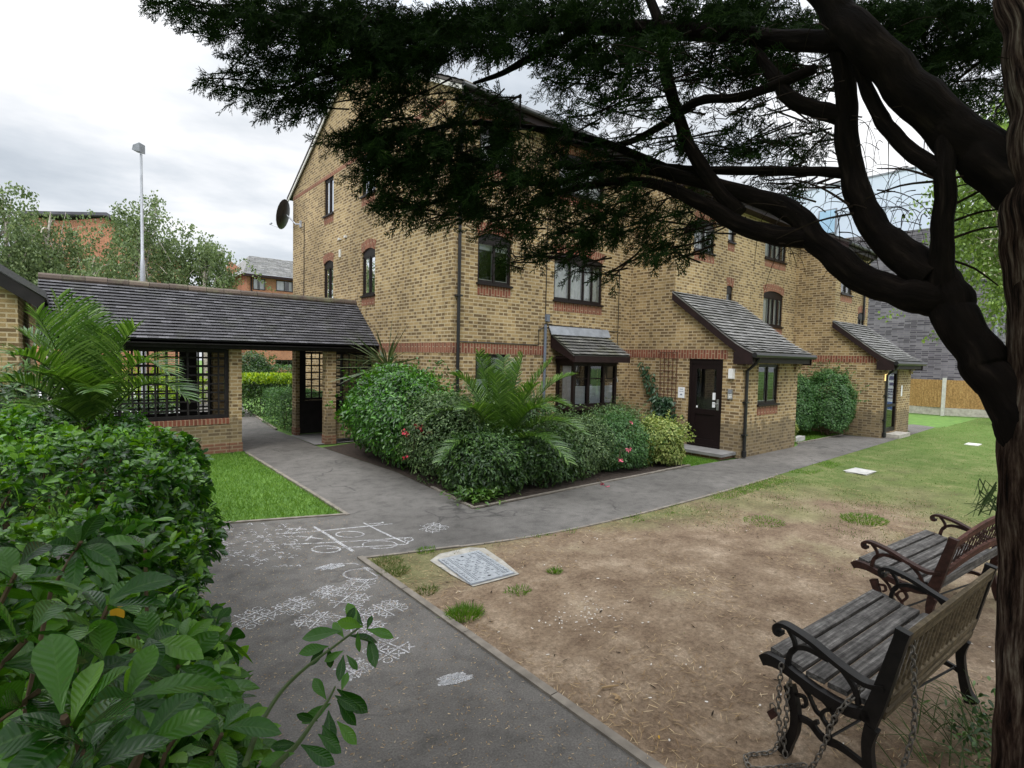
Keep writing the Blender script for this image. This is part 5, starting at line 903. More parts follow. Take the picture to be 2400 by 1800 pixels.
# palm behind the foreground hedge
pm = thing('palm', 'tall feathery palm behind the foreground hedge at the left edge', 'palm', (.3, 7.1, 0)); bp_ = (.2, 7.15, 1.1)
sp = [(at(*q), a, s) for q, a, s in (((150, 655, 6.9), .05, 1.25), ((95, 690, 6.7), .12, 1.1), ((230, 690, 7.2), .05, 1.1), ((355, 735, 6.8), .18, 1.05), ((440, 850, 6.4), .42, 1.0), ((495, 920, 6.3), .38, .9), ((30, 800, 6.4), .25, 1.0), ((-40, 880, 6.6), .25, 1.0), ((60, 960, 6.0), .2, .8), ((170, 720, 7.9), .1, 1.1), ((200, 670, 7.3), .05, 1.2), ((270, 740, 6.8), .12, 1.1), ((60, 750, 7.4), .18, 1.1), ((120, 850, 6.2), .2, 1.0), ((250, 900, 6.3), .25, 1.0))]
sp = [(np.array(bp_)+(p-np.array(bp_))*.88+np.array([-.08, .06, 0]), a*.9, w_) for p, a, w_ in sp]
fronds(pm, bp_, sp, 'leaf_palm', .40, .018, 44)
m = MB(); m.tube([(.3, 7.1, 0), (.32, 7.1, .6), (.32, 7.1, 1.2)], [.14, .12, .07], 9); m.build('trunk', 'stem_bark', pm)
# palm in the flower bed
pm = thing('palm', 'feathery green palm in the middle of the planting bed', 'palm', (5.45, 6.75, 0)); bp_ = (5.45, 6.75, .42)
sp = [(at(*q), a, s) for q, a, s in (((1122, 828, 8.3), .10, .95), ((1065, 880, 8.4), .30, .9), ((1290, 850, 8.6), .16, 1.0), ((1340, 880, 8.9), .3, .9), ((1210, 850, 9.3), .10, .9), ((1365, 1015, 8.3), .36, .95), ((1330, 1080, 7.8), .36, .8), ((1000, 985, 8.5), .38, .8), ((1030, 1080, 7.9), .35, .7), ((1180, 840, 8.8), .05, 1.0), ((1250, 905, 8.2), .2, .9), ((1100, 900, 9.4), .15, .9), ((1160, 880, 8.2), .12, 1), ((1280, 960, 8.0), .3, .9), ((1090, 960, 8.0), .3, .9), ((1225, 835, 8.6), .08, 1), ((1325, 950, 8.6), .35, .95))]
fronds(pm, bp_, sp, 'leaf_palm', .43, .020, 46); m = MB(); m.tube([(5.45, 6.75, 0), (5.45, 6.75, .3), (5.45, 6.75, .5)], [.11, .10, .06], 9); m.build('trunk', 'stem_bark', pm)
# cordyline behind the big shrub
cd = thing('cordyline', 'spiky sword-leaved plant rising behind the big rounded shrub', 'plant', (5.2, 10.6, 0)); n = 90; d = unit(RNG.normal(size=(n, 3))*[1, 1, .8]+[0, 0, .35]); B = np.tile(at(908, 862, 11.7), (n, 1))+d*.03; cb0 = B[0]
V, F = leafset(B, d, unit(RNG.normal(size=(n, 3))*.3+[0, 0, 1.]+d*.2), RNG.uniform(.75, 1.3, n), RNG.uniform(.04, .058, n), STRAP, .3, RNG.uniform(.0, .6, n)[:, None]); npmesh('leaves', V, F, 'leaf_cordyline', cd)
OFF[cd] = np.array([cb0[0], cb0[1], 0]); cd.location = OFF[cd]; [setattr(o, 'location', (5.2-cb0[0], 10.6-cb0[1], 0)) for o in cd.children]
m = MB(); m.tube([(cb0[0], cb0[1], 0), (cb0[0]+.03, cb0[1], .9), tuple(cb0)], [.06, .05, .04], 8); m.build('trunk', 'stem_bark', cd)
# bed shrubs
shrub('shrub', 'big rounded glossy green shrub beside the covered walkway', 'shrub', (4.88, 9.15, .92), (.82, 1.72, .92), 'leaf_glossy', 17000, .085, .036, 40, .34, BROAD, inner=.25)
shrub('shrub', 'grey green sprawling shrub with small leaves left of the bed palm', 'shrub', (4.86, 7.45, .72), (.74, 1.0, .76), 'leaf_grey', 10000, .058, .026, 26, .4)
shrub('shrub', 'dark green low shrub at the pointed front corner of the bed', 'shrub', (4.95, 6.62, .42), (.66, .78, .52), 'leaf_dark', 8000, .07, .032, 20, .42)
shrub('shrub', 'dark leafy shrub right below the bed palm', 'shrub', (5.95, 6.42, .45), (.78, .6, .54), 'leaf_dark', 8000, .065, .03, 20, .42)
shrub('shrub', 'small leaved green shrub under the bay window', 'shrub', (6.95, 6.62, .48), (.82, .78, .60), 'leaf_grey', 10000, .05, .025, 24, .42)
shrub('shrub', 'dense green shrub between the bay window and the yellow leaved bush', 'shrub', (8.0, 6.45, .46), (.75, .62, .56), 'leaf_box', 9000, .05, .024, 20, .42)
shrub('shrub', 'yellow and green variegated bush beside the porch door step', 'shrub', (9.0, 6.15, .44), (.56, .44, .50), 'leaf_variegated', 6500, .06, .03, 20, .42)
shrub('shrub', 'loose dark shrub against the wall below the open window', 'shrub', (6.7, 7.75, .6), (1.0, .55, .72), 'leaf_dark', 7000, .06, .026, 20, .42)
shrub('shrub', 'wispy grey shrub in the inner corner beside the bay window', 'shrub', (9.2, 7.45, .5), (.95, .6, .58), 'leaf_grey', 6000, .055, .02, 18, .45)
gc = thing('ground_cover_plant', 'bright green low leaves at the tip of the bed', 'plant', (4.5, 6.12, 0)); n = 480; P = np.stack([RNG.normal(4.55, .18, n), RNG.normal(6.12, .15, n), RNG.uniform(.02, .16, n)], 1); V, F = leafset(P, rnd_unit(n)*[1, 1, .4]+[0, 0, .4], rnd_unit(n)*.5+[0, 0, 1], RNG.uniform(.08, .15, n), RNG.uniform(.025, .04, n), BROAD, .3, .35); npmesh('leaves', V, F, 'leaf_palm', gc)
# red fuchsia flowers and pink roses
def flowers(name, label, pts, mat, s):
    b = at(*pts[0]); t = thing(name, label, 'flower', (b[0], b[1], 0)); bs_ = sum(at(*p) for p in pts)/len(pts)+np.array([.1, .25, -.35]); bs_[2] = max(.02, bs_[2])
    for p in pts:
        q = at(*p); n = 9; P = q+RNG.normal(size=(n, 3))*s*.3; V, F = leafset(P, rnd_unit(n), rnd_unit(n), RNG.uniform(.6, 1, n)*s, RNG.uniform(.4, .7, n)*s, BROAD, .3, .2); npmesh('bloom', V, F, mat, t)
        m = MB(); m.tube([q, q*.6+bs_*.4+np.array([.05, .1, .04]), bs_], .004, 4); m.build('stem', 'stem_bark', t)
flowers('fuchsia', 'red fuchsia blooms between the big rounded shrub and the bed palm', [(945, 1010, 8.6), (955, 1018, 8.6), (985, 1000, 8.6), (988, 1012, 8.6), (1007, 1012, 8.6), (976, 996, 8.7), (947, 1075, 8.5)], 'petal_red', .055)
flowers('rose', 'pink rose blooms above the kerb left of the yellow leaved bush', [(1473, 1054, 9.2), (1452, 1079, 9.0), (1480, 952+38, 10)], 'petal_pink', .05)
flowers('rose', 'fallen pink rose head lying on the path edge', [(1422, 1142, 8.9), (1412, 1134, 9.0)], 'petal_pink', .05)
# climber and trellis on the porch wall
tr = thing('garden_trellis', 'small brown wooden trellis on the wall left of the porch door', 'trellis', (X1-.02, 7.37, 0)); m = MB()
for i in range(5): y0_, y1_ = 7.15+.40*i/4, 7.13+.47*i/4; m.tube([(X1-.02, y0_, .7), (X1-.02, y1_, 2.26)], .009, 4)
for i in range(11): z = .8+i*.145; m.tube([(X1-.034, 7.12, z), (X1-.034, 7.6, z)], .008, 4)
m.build('lattice', 'trellis_wood', tr)
cl = thing('climber', 'leafy climbing plant on the wall below the brown trellis', 'climber', (X1-.1, 7.3, 0)); n = 900; s = RNG.random(n); P = np.stack([X1-.06-RNG.random(n)*.18, 7.35+RNG.normal(size=n)*.22*(1.1-s*.6), .15+s*1.05], 1); e = 160; s2 = RNG.random(e); P = np.concatenate([P, np.stack([X1-.05-RNG.random(e)*.08, 7.55+s2*.5+RNG.normal(size=e)*.07, 1.0+s2*.95+RNG.normal(size=e)*.08], 1)]); n += e
V, F = leafset(P, rnd_unit(n)*.6+[-.4, -.1, -.5], rnd_unit(n)*.5+[-.8, 0, .5], RNG.uniform(.07, .12, n), RNG.uniform(.04, .06, n), BROAD, .25, .2); npmesh('foliage', V, F, 'leaf_climber', cl); m = MB(); m.tube([(X1-.08, 7.35, 0), (X1-.05, 7.4, .8), (X1-.05, 7.6, 1.3), (X1-.05, 8.0, 1.95)], [.012, .01, .008, .004], 5); m.build('stem', 'stem_bark', cl)
# shrubs by the second porch
shrub('shrub', 'clipped round green shrub by the wall of the farther porch', 'shrub', (16.86, 5.95, .95), (.72, .76, .98), 'leaf_box', 5000, .055, .032, 40, .2, inner=.15, jit=.2, fill=3.0)
shrub('shrub', 'smaller clipped shrub half hidden behind the nearer porch', 'shrub', (16.1, 6.55, .85), (.72, .6, .9), 'leaf_box', 4000, .055, .032, 40, .24, inner=.15, jit=.2, fill=2.6)
shrub('shrub', 'small pale leaved bush at the corner of the nearer porch', 'shrub', (14.05, 5.82, .3), (.16, .14, .3), 'leaf_variegated', 900, .06, .035, 10, .45)
# hedges beyond the walkway
hedge('hedge', 'low clipped box hedge beside the path beyond the walkway', 4.4, 5.6, 14.0, 16.6, .98, 'leaf_box', 11000, .05, .028)
hedge('hedge', 'laurel hedge with bright yellow green new leaves on top', 4.1, 9.5, 18.2, 19.3, 1.12, 'leaf_dark', 9000, .10, .045)
lt = COL.objects[-2] if False else None
t = [o for o in COL.objects if o.name.startswith('hedge')][-1]; n = 9000; P = np.stack([RNG.uniform(4.05, 9.5, n), RNG.uniform(18.1, 19.3, n), RNG.uniform(1.0, 1.3, n)], 1); V, F = leafset(P, rnd_unit(n)*.6+[0, 0, .9], rnd_unit(n)*.7+[-.3, -.6, .5], RNG.uniform(.08, .14, n), RNG.uniform(.035, .05, n), BROAD, .3, .15); npmesh('new_growth', V, F, 'leaf_laurel', t)
hedge('hedge', 'far dark hedge below the red brick windows', 7.0, 16, 32, 33.2, 1.25, 'leaf_dark', 7000, .13, .07)
shrub('shrub', 'dark conical shrub behind the bright laurel hedge', 'shrub', (6.6, 26.5, .9), (.9, .9, 1.2), 'leaf_dark', 3500, .12, .05, 26, .3)
shrub('shrub', 'low dark bush behind the walkway trellis', 'shrub', (1.3, 15.6, .4), (1.2, .6, .5), 'leaf_dark', 3000, .08, .04, 16, .4); shrub('shrub', 'yellow green bush seen through the walkway trellis', 'shrub', (2.5, 22.5, .6), (1.6, .8, .7), 'leaf_laurel', 3000, .12, .05, 16, .4)
shrub('shrub', 'dark strappy undergrowth at the foot of the left palm', 'shrub', (-.6, 8.2, .9), (.9, .6, .9), 'leaf_dark', 2600, .16, .03, 14, .45)
# birches
def birch(label, crown, D, rx, rz, ntips, mat, leaf, group, trunk=True, hang=(.5, 1.6), seedx=0.0, sub=None):
    c = at(crown[0], crown[1], D); t = thing('birch_tree', label, 'tree', (c[0]+seedx, c[1], 0), group); r = np.array([rx, rx, rz]); top = c+np.array([0, 0, rz]); m = MB(); b = np.array([c[0]+seedx, c[1], 0.])
    m.tube([b, b*.3+np.array([c[0], c[1], c[2]-rz*.6])*.7, c+np.array([0, 0, rz*.05]), c+np.array([rx*.1, 0, rz*.6])], [rz*.05, rz*.04, rz*.022, rz*.006], 8, 4); tips = []
    for i in range(ntips):
        d = nv(RNG.normal(size=3)+[0, 0, .25]); e = c+d*r*random.uniform(.45, 1.0); tips.append(e); s = b+(top-b)*random.uniform(.35, .85)
        if i % 3 == 0: m.tube([s, (s+e)/2+np.array([0, 0, .15*rz]), e], [rz*.014, rz*.008, rz*.003], 5, 3)
    m.build('trunk', 'birch_bark', t); Ps = []; Dd = []
    for e in tips:
        k = random.randint(2, 4)
        for j in range(k):
            h = random.uniform(*hang); q = e+RNG.normal(size=3)*np.array([.3, .3, .15])*rx*.35; nn = int(h*sub); s = RNG.random(nn); dr = RNG.normal(size=2)*.28*h; Ps.append(np.stack([q[0]+dr[0]*s+RNG.normal(size=nn)*.085, q[1]+dr[1]*s+RNG.normal(size=nn)*.085, q[2]-s*h], 1))
    P = np.concatenate(Ps); P = P[P[:, 2] > .5]; n = len(P); V, F = leafset(P, rnd_unit(n)*.6+[0, 0, -.8], rnd_unit(n), leaf*RNG.uniform(.7, 1.2, n), leaf*.72*RNG.uniform(.7, 1.2, n), SIMPLE, .2, 0); npmesh('crown', V, F, mat, t)
G_ = 'weeping birches beyond the walkway'
birch('weeping birch at the far left edge of the picture', (15, 580), 25, 1.5, 2.6, 56, 'leaf_birch', .10, G_, sub=60, hang=(.8, 2.3)); birch('weeping birch with a narrow top right of the leftmost birch', (112, 590), 26, 1.0, 2.4, 38, 'leaf_birch', .10, G_, sub=60, hang=(.8, 2.3))
birch('spreading birch standing behind the lamp post', (330, 602), 25, 1.9, 2.6, 74, 'leaf_birch', .10, G_, sub=56, hang=(.7, 2.0)); birch('rightmost birch against the red brick block', (480, 640), 24, 1.2, 1.8, 56, 'leaf_birch', .10, G_, sub=56, hang=(.4, 1.3)); birch('low birch thicket between the lamp post and the leftmost birches', (215, 680), 23, 1.4, 1.3, 58, 'leaf_birch', .10, G_, sub=50, hang=(.4, 1.2))
birch('bright green birch behind the cypress trunk at the right', (2385, 440), 12.5, 1.15, 1.8, 105, 'leaf_birch_bright', .062, None, sub=75, hang=(.5, 1.6), seedx=1.1)
# ------------------------------------------------------------------ the cypress over the camera
ct = thing('cypress_tree', 'big dark cypress tree with twisting limbs over the benches', 'tree', tuple(gnd(2425, 1000)[:2]*0)+(0,))
T0 = at(2470, 1000, 2.42); OFF[ct] = np.array([T0[0], T0[1], 0]); ct.location = OFF[ct]
m = MB()
m.tube([(T0[0]+.085, T0[1]-.07, -.05), (T0[0]+.08, T0[1]-.065, .25), (T0[0]+.055, T0[1]-.045, .9), (T0[0]+.025, T0[1]-.02, 1.5), tuple(at(2470, 990, 2.42)), tuple(at(2466, 860, 2.43)), tuple(at(2446, 640, 2.45)), tuple(at(2440, 560, 2.47))], [.20, .155, .142, .135, .13, .112, .085, .06], 64, 9, rough=.12)
m.build('trunk', 'bark', ct, smooth=True)
m = MB()
def cosf(u, v): return 1/math.sqrt(1+((u-1200)/FPX)**2+((v-900)/FPX)**2)
def limb(path, widths, seg=18, rough=.085, sm=9):
    P = [at(u, v, D) for u, v, D in path]; R = [w*.5*D/FPX*cosf(u, v)**1.45 for w, (u, v, D) in zip(widths, path)]; m.tube(P, R, seg, sm, rough=rough, gnarl=.065); return P, R
m2_ = m; m = MB(); limb([(2450, 1000, 2.42), (2455, 860, 2.43), (2438, 640, 2.45), (2428, 480, 2.5), (2440, 300, 2.6), (2410, 120, 2.75), (2370, -60, 2.95), (2330, -300, 3.3)], [150, 140, 150, 150, 140, 110, 90, 75], 30, .09)
m.build('upper_trunk', 'bark', ct, smooth=True); m = m2_
limb([(2450, 1080, 2.42), (2392, 975, 2.40), (2327, 880, 2.42), (2268, 790, 2.45), (2222, 705, 2.5), (2195, 650, 2.55)], [135, 128, 110, 103, 100, 82], 20, .05)
limb([(2215, 700, 2.5), (2110, 688, 2.55), (2010, 645, 2.62), (1930, 580, 2.7), (1870, 510, 2.8), (1800, 470, 2.9), (1700, 442, 3.05), (1560, 405, 3.25), (1430, 385, 3.45), (1330, 395, 3.6)], [105, 78, 66, 60, 54, 46, 38, 30, 22, 12])
limb([(1900, 555, 2.73), (1820, 553, 2.8), (1740, 530, 2.9), (1660, 485, 3.0), (1530, 430, 3.2), (1400, 430, 3.35), (1250, 470, 3.5)], [50, 48, 44, 36, 26, 18, 8])
limb([(2205, 690, 2.5), (2208, 560, 2.52), (2215, 440, 2.55), (2216, 340, 2.62), (2222, 280, 2.68)], [70, 52, 48, 46, 40])
limb([(2200, 660, 2.52), (2120, 600, 2.6), (2050, 530, 2.7), (2003, 430, 2.8), (1985, 300, 2.88), (1980, 190, 2.95), (1955, 60, 3.1), (1930, -80, 3.3)], [92, 84, 66, 60, 54, 50, 42, 32])
limb([(1980, 405, 2.82), (1900, 402, 2.9), (1780, 400, 3.0), (1650, 398, 3.15), (1560, 392, 3.3), (1440, 372, 3.5)], [30, 24, 22, 20, 18, 10])
limb([(1985, 275, 2.9), (1920, 258, 2.95), (1855, 232, 3.0), (1815, 180, 3.1), (1770, 120, 3.25)], [48, 42, 38, 34, 24])
limb([(2210, 400, 2.57), (2150, 368, 2.65), (2090, 310, 2.72), (2048, 245, 2.8), (2010, 150, 2.9)], [44, 42, 38, 34, 28])
limb([(1735, 500, 2.95), (1670, 430, 3.05), (1610, 330, 3.2), (1570, 200, 3.35), (1545, 60, 3.5), (1500, -60, 3.7)], [34, 34, 32, 28, 26, 20])
limb([(2520, 600, 2.45), (2440, 480, 2.5), (2330, 385, 2.6), (2230, 300, 2.68), (2130, 210, 2.75), (2040, 110, 2.85), (1960, 20, 3.0), (1880, -80, 3.2)], [110, 132, 126, 116, 106, 96, 84, 70])
limb([(2040, 95, 2.9), (1850, 95, 3.2), (1650, 75, 3.5), (1400, 62, 3.7), (1200, 55, 3.85), (1000, 70, 3.95), (800, 40, 4.1), (600, 40, 4.2), (430, 25, 4.4)], [60, 50, 44, 38, 30, 24, 18, 12, 7])
limb([(1912, 160, 3.0), (1744, 225, 3.1), (1640, 236, 3.2), (1540, 300, 3.35), (1440, 340, 3.5), (1320, 330, 3.65)], [26, 24, 22, 18, 14, 6])
limb([(1380, 60, 3.4), (1270, 120, 3.5), (1180, 170, 3.6), (1110, 195, 3.7)], [24, 20, 14, 7]); limb([(1560, 392, 3.3), (1400, 330, 3.5), (1250, 300, 3.7), (1080, 290, 3.9), (900, 330, 4.1), (780, 340, 4.25)], [20, 18, 15, 12, 9, 5])
limb([(1000, 70, 3.8), (880, 120, 3.95), (760, 170, 4.1), (640, 215, 4.2), (520, 200, 4.35)], [16, 13, 10, 7, 4]); limb([(1430, 385, 3.45), (1300, 430, 3.55), (1150, 430, 3.7), (1000, 480, 3.85), (900, 490, 3.95)], [16, 13, 10, 7, 4])
m.build('limbs', 'limb_bark_shaded', ct, smooth=True)
# dead twigs
m = MB()
for i in range(150):
    if i < 95: u, v = random.uniform(1760, 2190), random.uniform(270, 600); du, dv = random.uniform(-130, 130), random.uniform(-30, 90)
    else: u, v = random.uniform(1400, 2350), random.uniform(60, 460); du, dv = random.uniform(-160, 160), random.uniform(-80, 90)
    D = random.uniform(2.6, 3.0); sg = random.uniform(20, 60); P = [at(u, v, D), at(u+du*.4, v+dv*.2-sg*.25, D+.05), at(u+du*.75, v+dv*.55, D+.1), at(u+du, v+dv+sg, D+.12)]; r = random.choice((.0012, .0015, .0022)); m.tube(P, [r*1.4, r, r*.8, r*.4], 4, 6, caps=False)
for u, v, du, dv in ((2225, 420, 180, -15), (2235, 480, 160, -60), (2230, 520, 150, -30), (2228, 560, 155, -30), (2190, 425, -160, 40), (2230, 610, 110, 60), (2000, 500, -180, 60), (1990, 480, -130, -60), (2195, 420, -140, -25)): m.tube([at(u, v, 2.55), at(u+du*.5, v+dv*.5-10, 2.6), at(u+du, v+dv, 2.65)], [.005, .004, .002], 5, 3)
m.build('twigs', 'twig_dark', ct); m = MB()
for i in range(15): p = at(random.uniform(2285, 2320), random.uniform(1120, 1210), 2.35); e = at(random.uniform(2255, 2330), random.uniform(1105, 1215), 2.3); m.tube([at(2335, random.uniform(1130, 1200), 2.35), p, e], [.0022, .0016, .0008], 4)
m.build('side_shoot', 'needle_weed', ct)
# scale-leaf sprays
def spray_template(seed):
    rr = random.Random(seed); B, D, L, W = [], [], [], []; bend = rr.uniform(-.25, .25)
    for i in range(8):
        s = .06+.115*i+rr.uniform(-.02, .02); x = np.array([s, bend*s*s, 0])
        for sg in (-1, 1):
            if rr.random() < .12: continue
            ln = (.46*(1-.72*s)+.07)*rr.uniform(.6, 1.2); a = .8-.3*s+rr.uniform(-.25, .25); d = nv((math.cos(a), sg*math.sin(a), rr.uniform(-.45, .45))); B.append(x); D.append(d); L.append(ln); W.append(.030)
            for k in (.35, .65):
                for s2 in (-1, 1):
                    if rr.random() < .25: continue
                    a2 = a*sg+s2*rr.uniform(.4, .9); B.append(x+d*ln*k); D.append((math.cos(a2), math.sin(a2), d[2]+rr.uniform(-.4, .4))); L.append(ln*.5*(1.15-k)*rr.uniform(.6, 1.3)); W.append(.028)
    B.append((0, 0, 0)); D.append((1, bend*.5, 0)); L.append(1.0); W.append(.026)
    return leafset(np.array(B), np.array(D), np.tile([0, .2, 1.], (len(B), 1)), np.array(L), np.array(W), ((0, 1), (.7, .8), (1, .15)), 0, 0)
TMPL = [spray_template(k) for k in range(6)]
def sprays(P, D, Nn, s):
    out = []; k = RNG.integers(0, 6, len(P))
    for i in range(6): out.append(sprays1(P[k == i], D[k == i], Nn[k == i], s[k == i], *TMPL[i]))
    return joinvf(out)
def sprays1(P, D, Nn, s, TV, TF):
    n = len(P); D = unit(D); Y = unit(np.cross(Nn, D)); Z = np.cross(D, Y); V = P[:, None, :]+(TV[None, :, 0:1]*D[:, None]+TV[None, :, 1:2]*Y[:, None]+(TV[None, :, 2:3]-.18*TV[None, :, 0:1]**2)*Z[:, None])*s[:, None, None]
    F = (TF[None]+(np.arange(n)*len(TV))[:, None, None]).reshape(-1, 4); return V.reshape(-1, 3), F
CL = [(395, 12, 60, 20, .8), (470, 35, 70, 32, 1), (560, 60, 80, 45, 1.2), (640, 30, 100, 40, 1.3), (690, 95, 95, 55, 1.3), (760, 40, 100, 50, 1.5), (820, 120, 100, 70, 1.5), (880, 50, 100, 60, 1.3), (930, 150, 90, 60, 1.5), (990, 100, 80, 60, 1.2), (520, 185, 45, 28, .55), (580, 210, 55, 38, .6), (650, 235, 60, 42, .75), (705, 245, 55, 38, .6), (745, 215, 40, 45, .7), (690, 180, 60, 40, .7), (780, 180, 60, 45, .8), (600, 150, 60, 40, .6),
 (840, 325, 55, 32, 1.2), (800, 330, 40, 25, .9), (900, 300, 70, 50, 1.4), (880, 395, 75, 38, 1.3), (960, 360, 85, 65, 1.6), (960, 440, 75, 48, 1.4), (905, 470, 30, 18, .8), (950, 495, 55, 26, 1.1), (1010, 515, 45, 24, 1), (1050, 400, 85, 75, 1.5), (1040, 300, 70, 45, 1.0), (1110, 340, 80, 55, 1.4), (1140, 430, 85, 65, 1.5), (1090, 480, 70, 40, 1.2), (1140, 520, 50, 30, .9), (1180, 290, 70, 45, 1.3), (1250, 360, 85, 55, 1.4), (1260, 450, 85, 60, 1.4), (1200, 545, 55, 38, 1.1), (1300, 520, 75, 50, 1.3), (1340, 430, 85, 55, 1.2), (1390, 520, 75, 45, 1.2), (1440, 460, 75, 60, 1.1), (1420, 555, 60, 38, 1.1), (1500, 520, 60, 50, 1.1), (1520, 585, 45, 26, .9), (1570, 540, 60, 45, 1.2), (1580, 595, 40, 25, .9), (1630, 480, 50, 50, 1.1), (1650, 545, 35, 35, .8), (1310, 595, 45, 26, .9), (1350, 560, 50, 30, 1), (1190, 615, 28, 20, .4), (1370, 625, 35, 22, .5), (1425, 640, 28, 20, .35), (1250, 600, 35, 24, .5),
 (1150, 240, 60, 28, .8), (1060, 230, 45, 35, .7), (980, 235, 45, 35, .9), (900, 225, 60, 40, 1.1), (1330, 300, 55, 55, .9), (1400, 250, 55, 50, .6), (1290, 190, 55, 40, .7), (1340, 140, 70, 45, 1.0), (1420, 170, 70, 45, .9), (1240, 100, 80, 35, 1.1), (1130, 110, 70, 35, 1.0), (1070, 60, 80, 45, 1.1), (1180, 30, 90, 40, 1.3), (1300, 30, 90, 40, 1.5), (1420, 20, 90, 35, 1.5), (1420, 110, 80, 40, 1.3), (1540, 120, 80, 45, 1.5), (1640, 30, 100, 30, 1.3), (1660, 140, 80, 40, 1.5), (1750, 70, 90, 50, 1.5), (1760, 20, 90, 25, 1.5), (1470, 250, 60, 50, .7), (1520, 200, 60, 45, .9), (1620, 200, 60, 40, .9), (1720, 190, 50, 30, 1.0), (1800, 150, 80, 50, 1.5), (1880, 170, 60, 40, 1.4), (1460, 330, 60, 35, .5), (1560, 260, 50, 40, .4), (1700, 265, 70, 30, .4), (1800, 250, 50, 30, .4), (1760, 325, 85, 40, 1.1), (1840, 350, 75, 35, 1.1), (1690, 360, 70, 35, .8), (1900, 330, 50, 45, .7), (1640, 330, 50, 40, .6), (1560, 340, 60, 40, .5), (1910, 70, 80, 40, 1.3), (2000, 40, 60, 40, 1.4), (2080, 60, 70, 60, 1.5), (2150, 120, 70, 60, 1.4), (2180, 30, 90, 40, 1.6), (2240, 180, 60, 60, 1.3), (2300, 80, 80, 70, 1.6), (2330, 230, 60, 60, 1.2), (1920, 220, 30, 30, .5), (1845, 440, 40, 22, .5), (1900, 445, 35, 18, .3), (1790, 425, 40, 18, .4), (1530, 460, 60, 40, .8), (1480, 405, 60, 30, .8), (1400, 380, 70, 35, .8), (2220, 350, 20, 30, .3)]
PP, DD, NN, SS = [], [], [], []
tw = MB()
for (u, v, ru, rv, den) in CL:
    Dm = 2.75+max(0, (2300-u))/1900*1.45 + (.95 if u > 1850 else .45 if u > 1600 else 0); n = int(den*ru*rv/((62 if u > 1150 else 46)*(1.35 if v > 185 and u > 950 else .6 if v < 135 and u > 900 else 1)))+5; a = RNG.random(n)*6.2832; r_ = np.sqrt(RNG.random(n)); D = Dm+RNG.normal(size=n)*.22; uu, vv = u+ru*r_*np.cos(a), v+rv*r_*np.sin(a)
    P = np.array([at(x, y, d) for x, y, d in zip(uu, vv, D)]); c = at(u, v, Dm); lft = ray(u-300, v+60)-ray(u, v); d_ = unit(np.tile(unit(lft), (n, 1))*.8+unit(P-c)*.7+RNG.normal(size=(n, 3))*.45+[0, 0, -.22]); PP.append(P-d_*.05); DD.append(d_); NN.append(unit(RNG.normal(size=(n, 3))*.8+[0, 0, .7])); SS.append(RNG.uniform(.085, .15, n)*(Dm*cosf(u, v)/2.6)**.8)
    for k in range(4): q = P[random.randrange(n)]; tw.tube([c-unit(lft)*.18+RNG.normal(size=3)*.05, (c+q)/2+RNG.normal(size=3)*.02, q], [.006, .004, .002], 4, caps=False)
# the rest of the crown, out of view, added and enlarged to cast shade
n = 16000; a = RNG.random(n)*6.2832; r_ = 4.8*np.sqrt(RNG.random(n)); P = np.stack([T0[0]+r_*np.cos(a), T0[1]+.4+r_*np.sin(a), 3.3+RNG.random(n)*3.8-r_*.12], 1)
pj = np.array([proj(p) for p in P]); ok = ~((pj[:, 0] > -330) & (pj[:, 0] < 2700) & (pj[:, 1] > -200) & (pj[:, 1] < 2000)) & (np.linalg.norm(P-CAMP, axis=1) > 1.1); P = P[ok]; n = len(P); d_ = unit(P-np.array([T0[0], T0[1], 3.6])+RNG.normal(size=(n, 3))*.8); PP.append(P); DD.append(d_); NN.append(unit(RNG.normal(size=(n, 3))*.6+[0, 0, 1])); SS.append(RNG.uniform(.2, .34, n))
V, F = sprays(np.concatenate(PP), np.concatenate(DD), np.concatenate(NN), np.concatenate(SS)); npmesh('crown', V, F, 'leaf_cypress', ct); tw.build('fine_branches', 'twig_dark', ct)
m = MB()
for i in range(12): a = i*.55; e = np.array([T0[0]+3.2*math.cos(a), T0[1]+3.2*math.sin(a), 5.0+.8*math.sin(i)]); pj_ = proj(e); 
m.tube([at(2330, -300, 3.3), np.array([T0[0]+.1, T0[1]+.2, 5.4]), np.array([T0[0], T0[1]+.3, 7.2])], [.1, .07, .03], 10, 4); m.build('leader', 'limb_bark_shaded', ct)
# ------------------------------------------------------------------ grass, litter
def inpoly(x, y, poly):
    r = np.zeros(len(x), bool); n = len(poly)
    for i in range(n):
        x1, y1 = poly[i]; x2, y2 = poly[(i+1) % n]; c = ((y1 > y) != (y2 > y)) & (x < (x2-x1)*(y-y1)/(y2-y1+1e-12)+x1); r ^= c
    return r
def blades(name, polys, mat, h, w, keep=None):
    Ps = []
    for poly, n in polys:
        p = np.array(poly); x = RNG.uniform(p[:, 0].min(), p[:, 0].max(), n); y = RNG.uniform(p[:, 1].min(), p[:, 1].max(), n); k = inpoly(x, y, poly); x, y = x[k], y[k]
        if keep is not None: k = keep(x, y); x, y = x[k], y[k]
        Ps.append(np.stack([x, y, np.full(len(x), -.02)], 1))
    P = np.concatenate(Ps); n = len(P); d = unit(RNG.normal(size=(n, 3))*[.55, .55, .1]+[0, 0, 1]); V, F = leafset(P, d, rnd_unit(n), h*RNG.uniform(.5, 1.2, n), w*RNG.uniform(.7, 1.3, n), ((0, 1), (.6, .8), (1, .1)), 0, .15); o = npmesh(name, V, F, mat); return tag(o, kind='stuff')
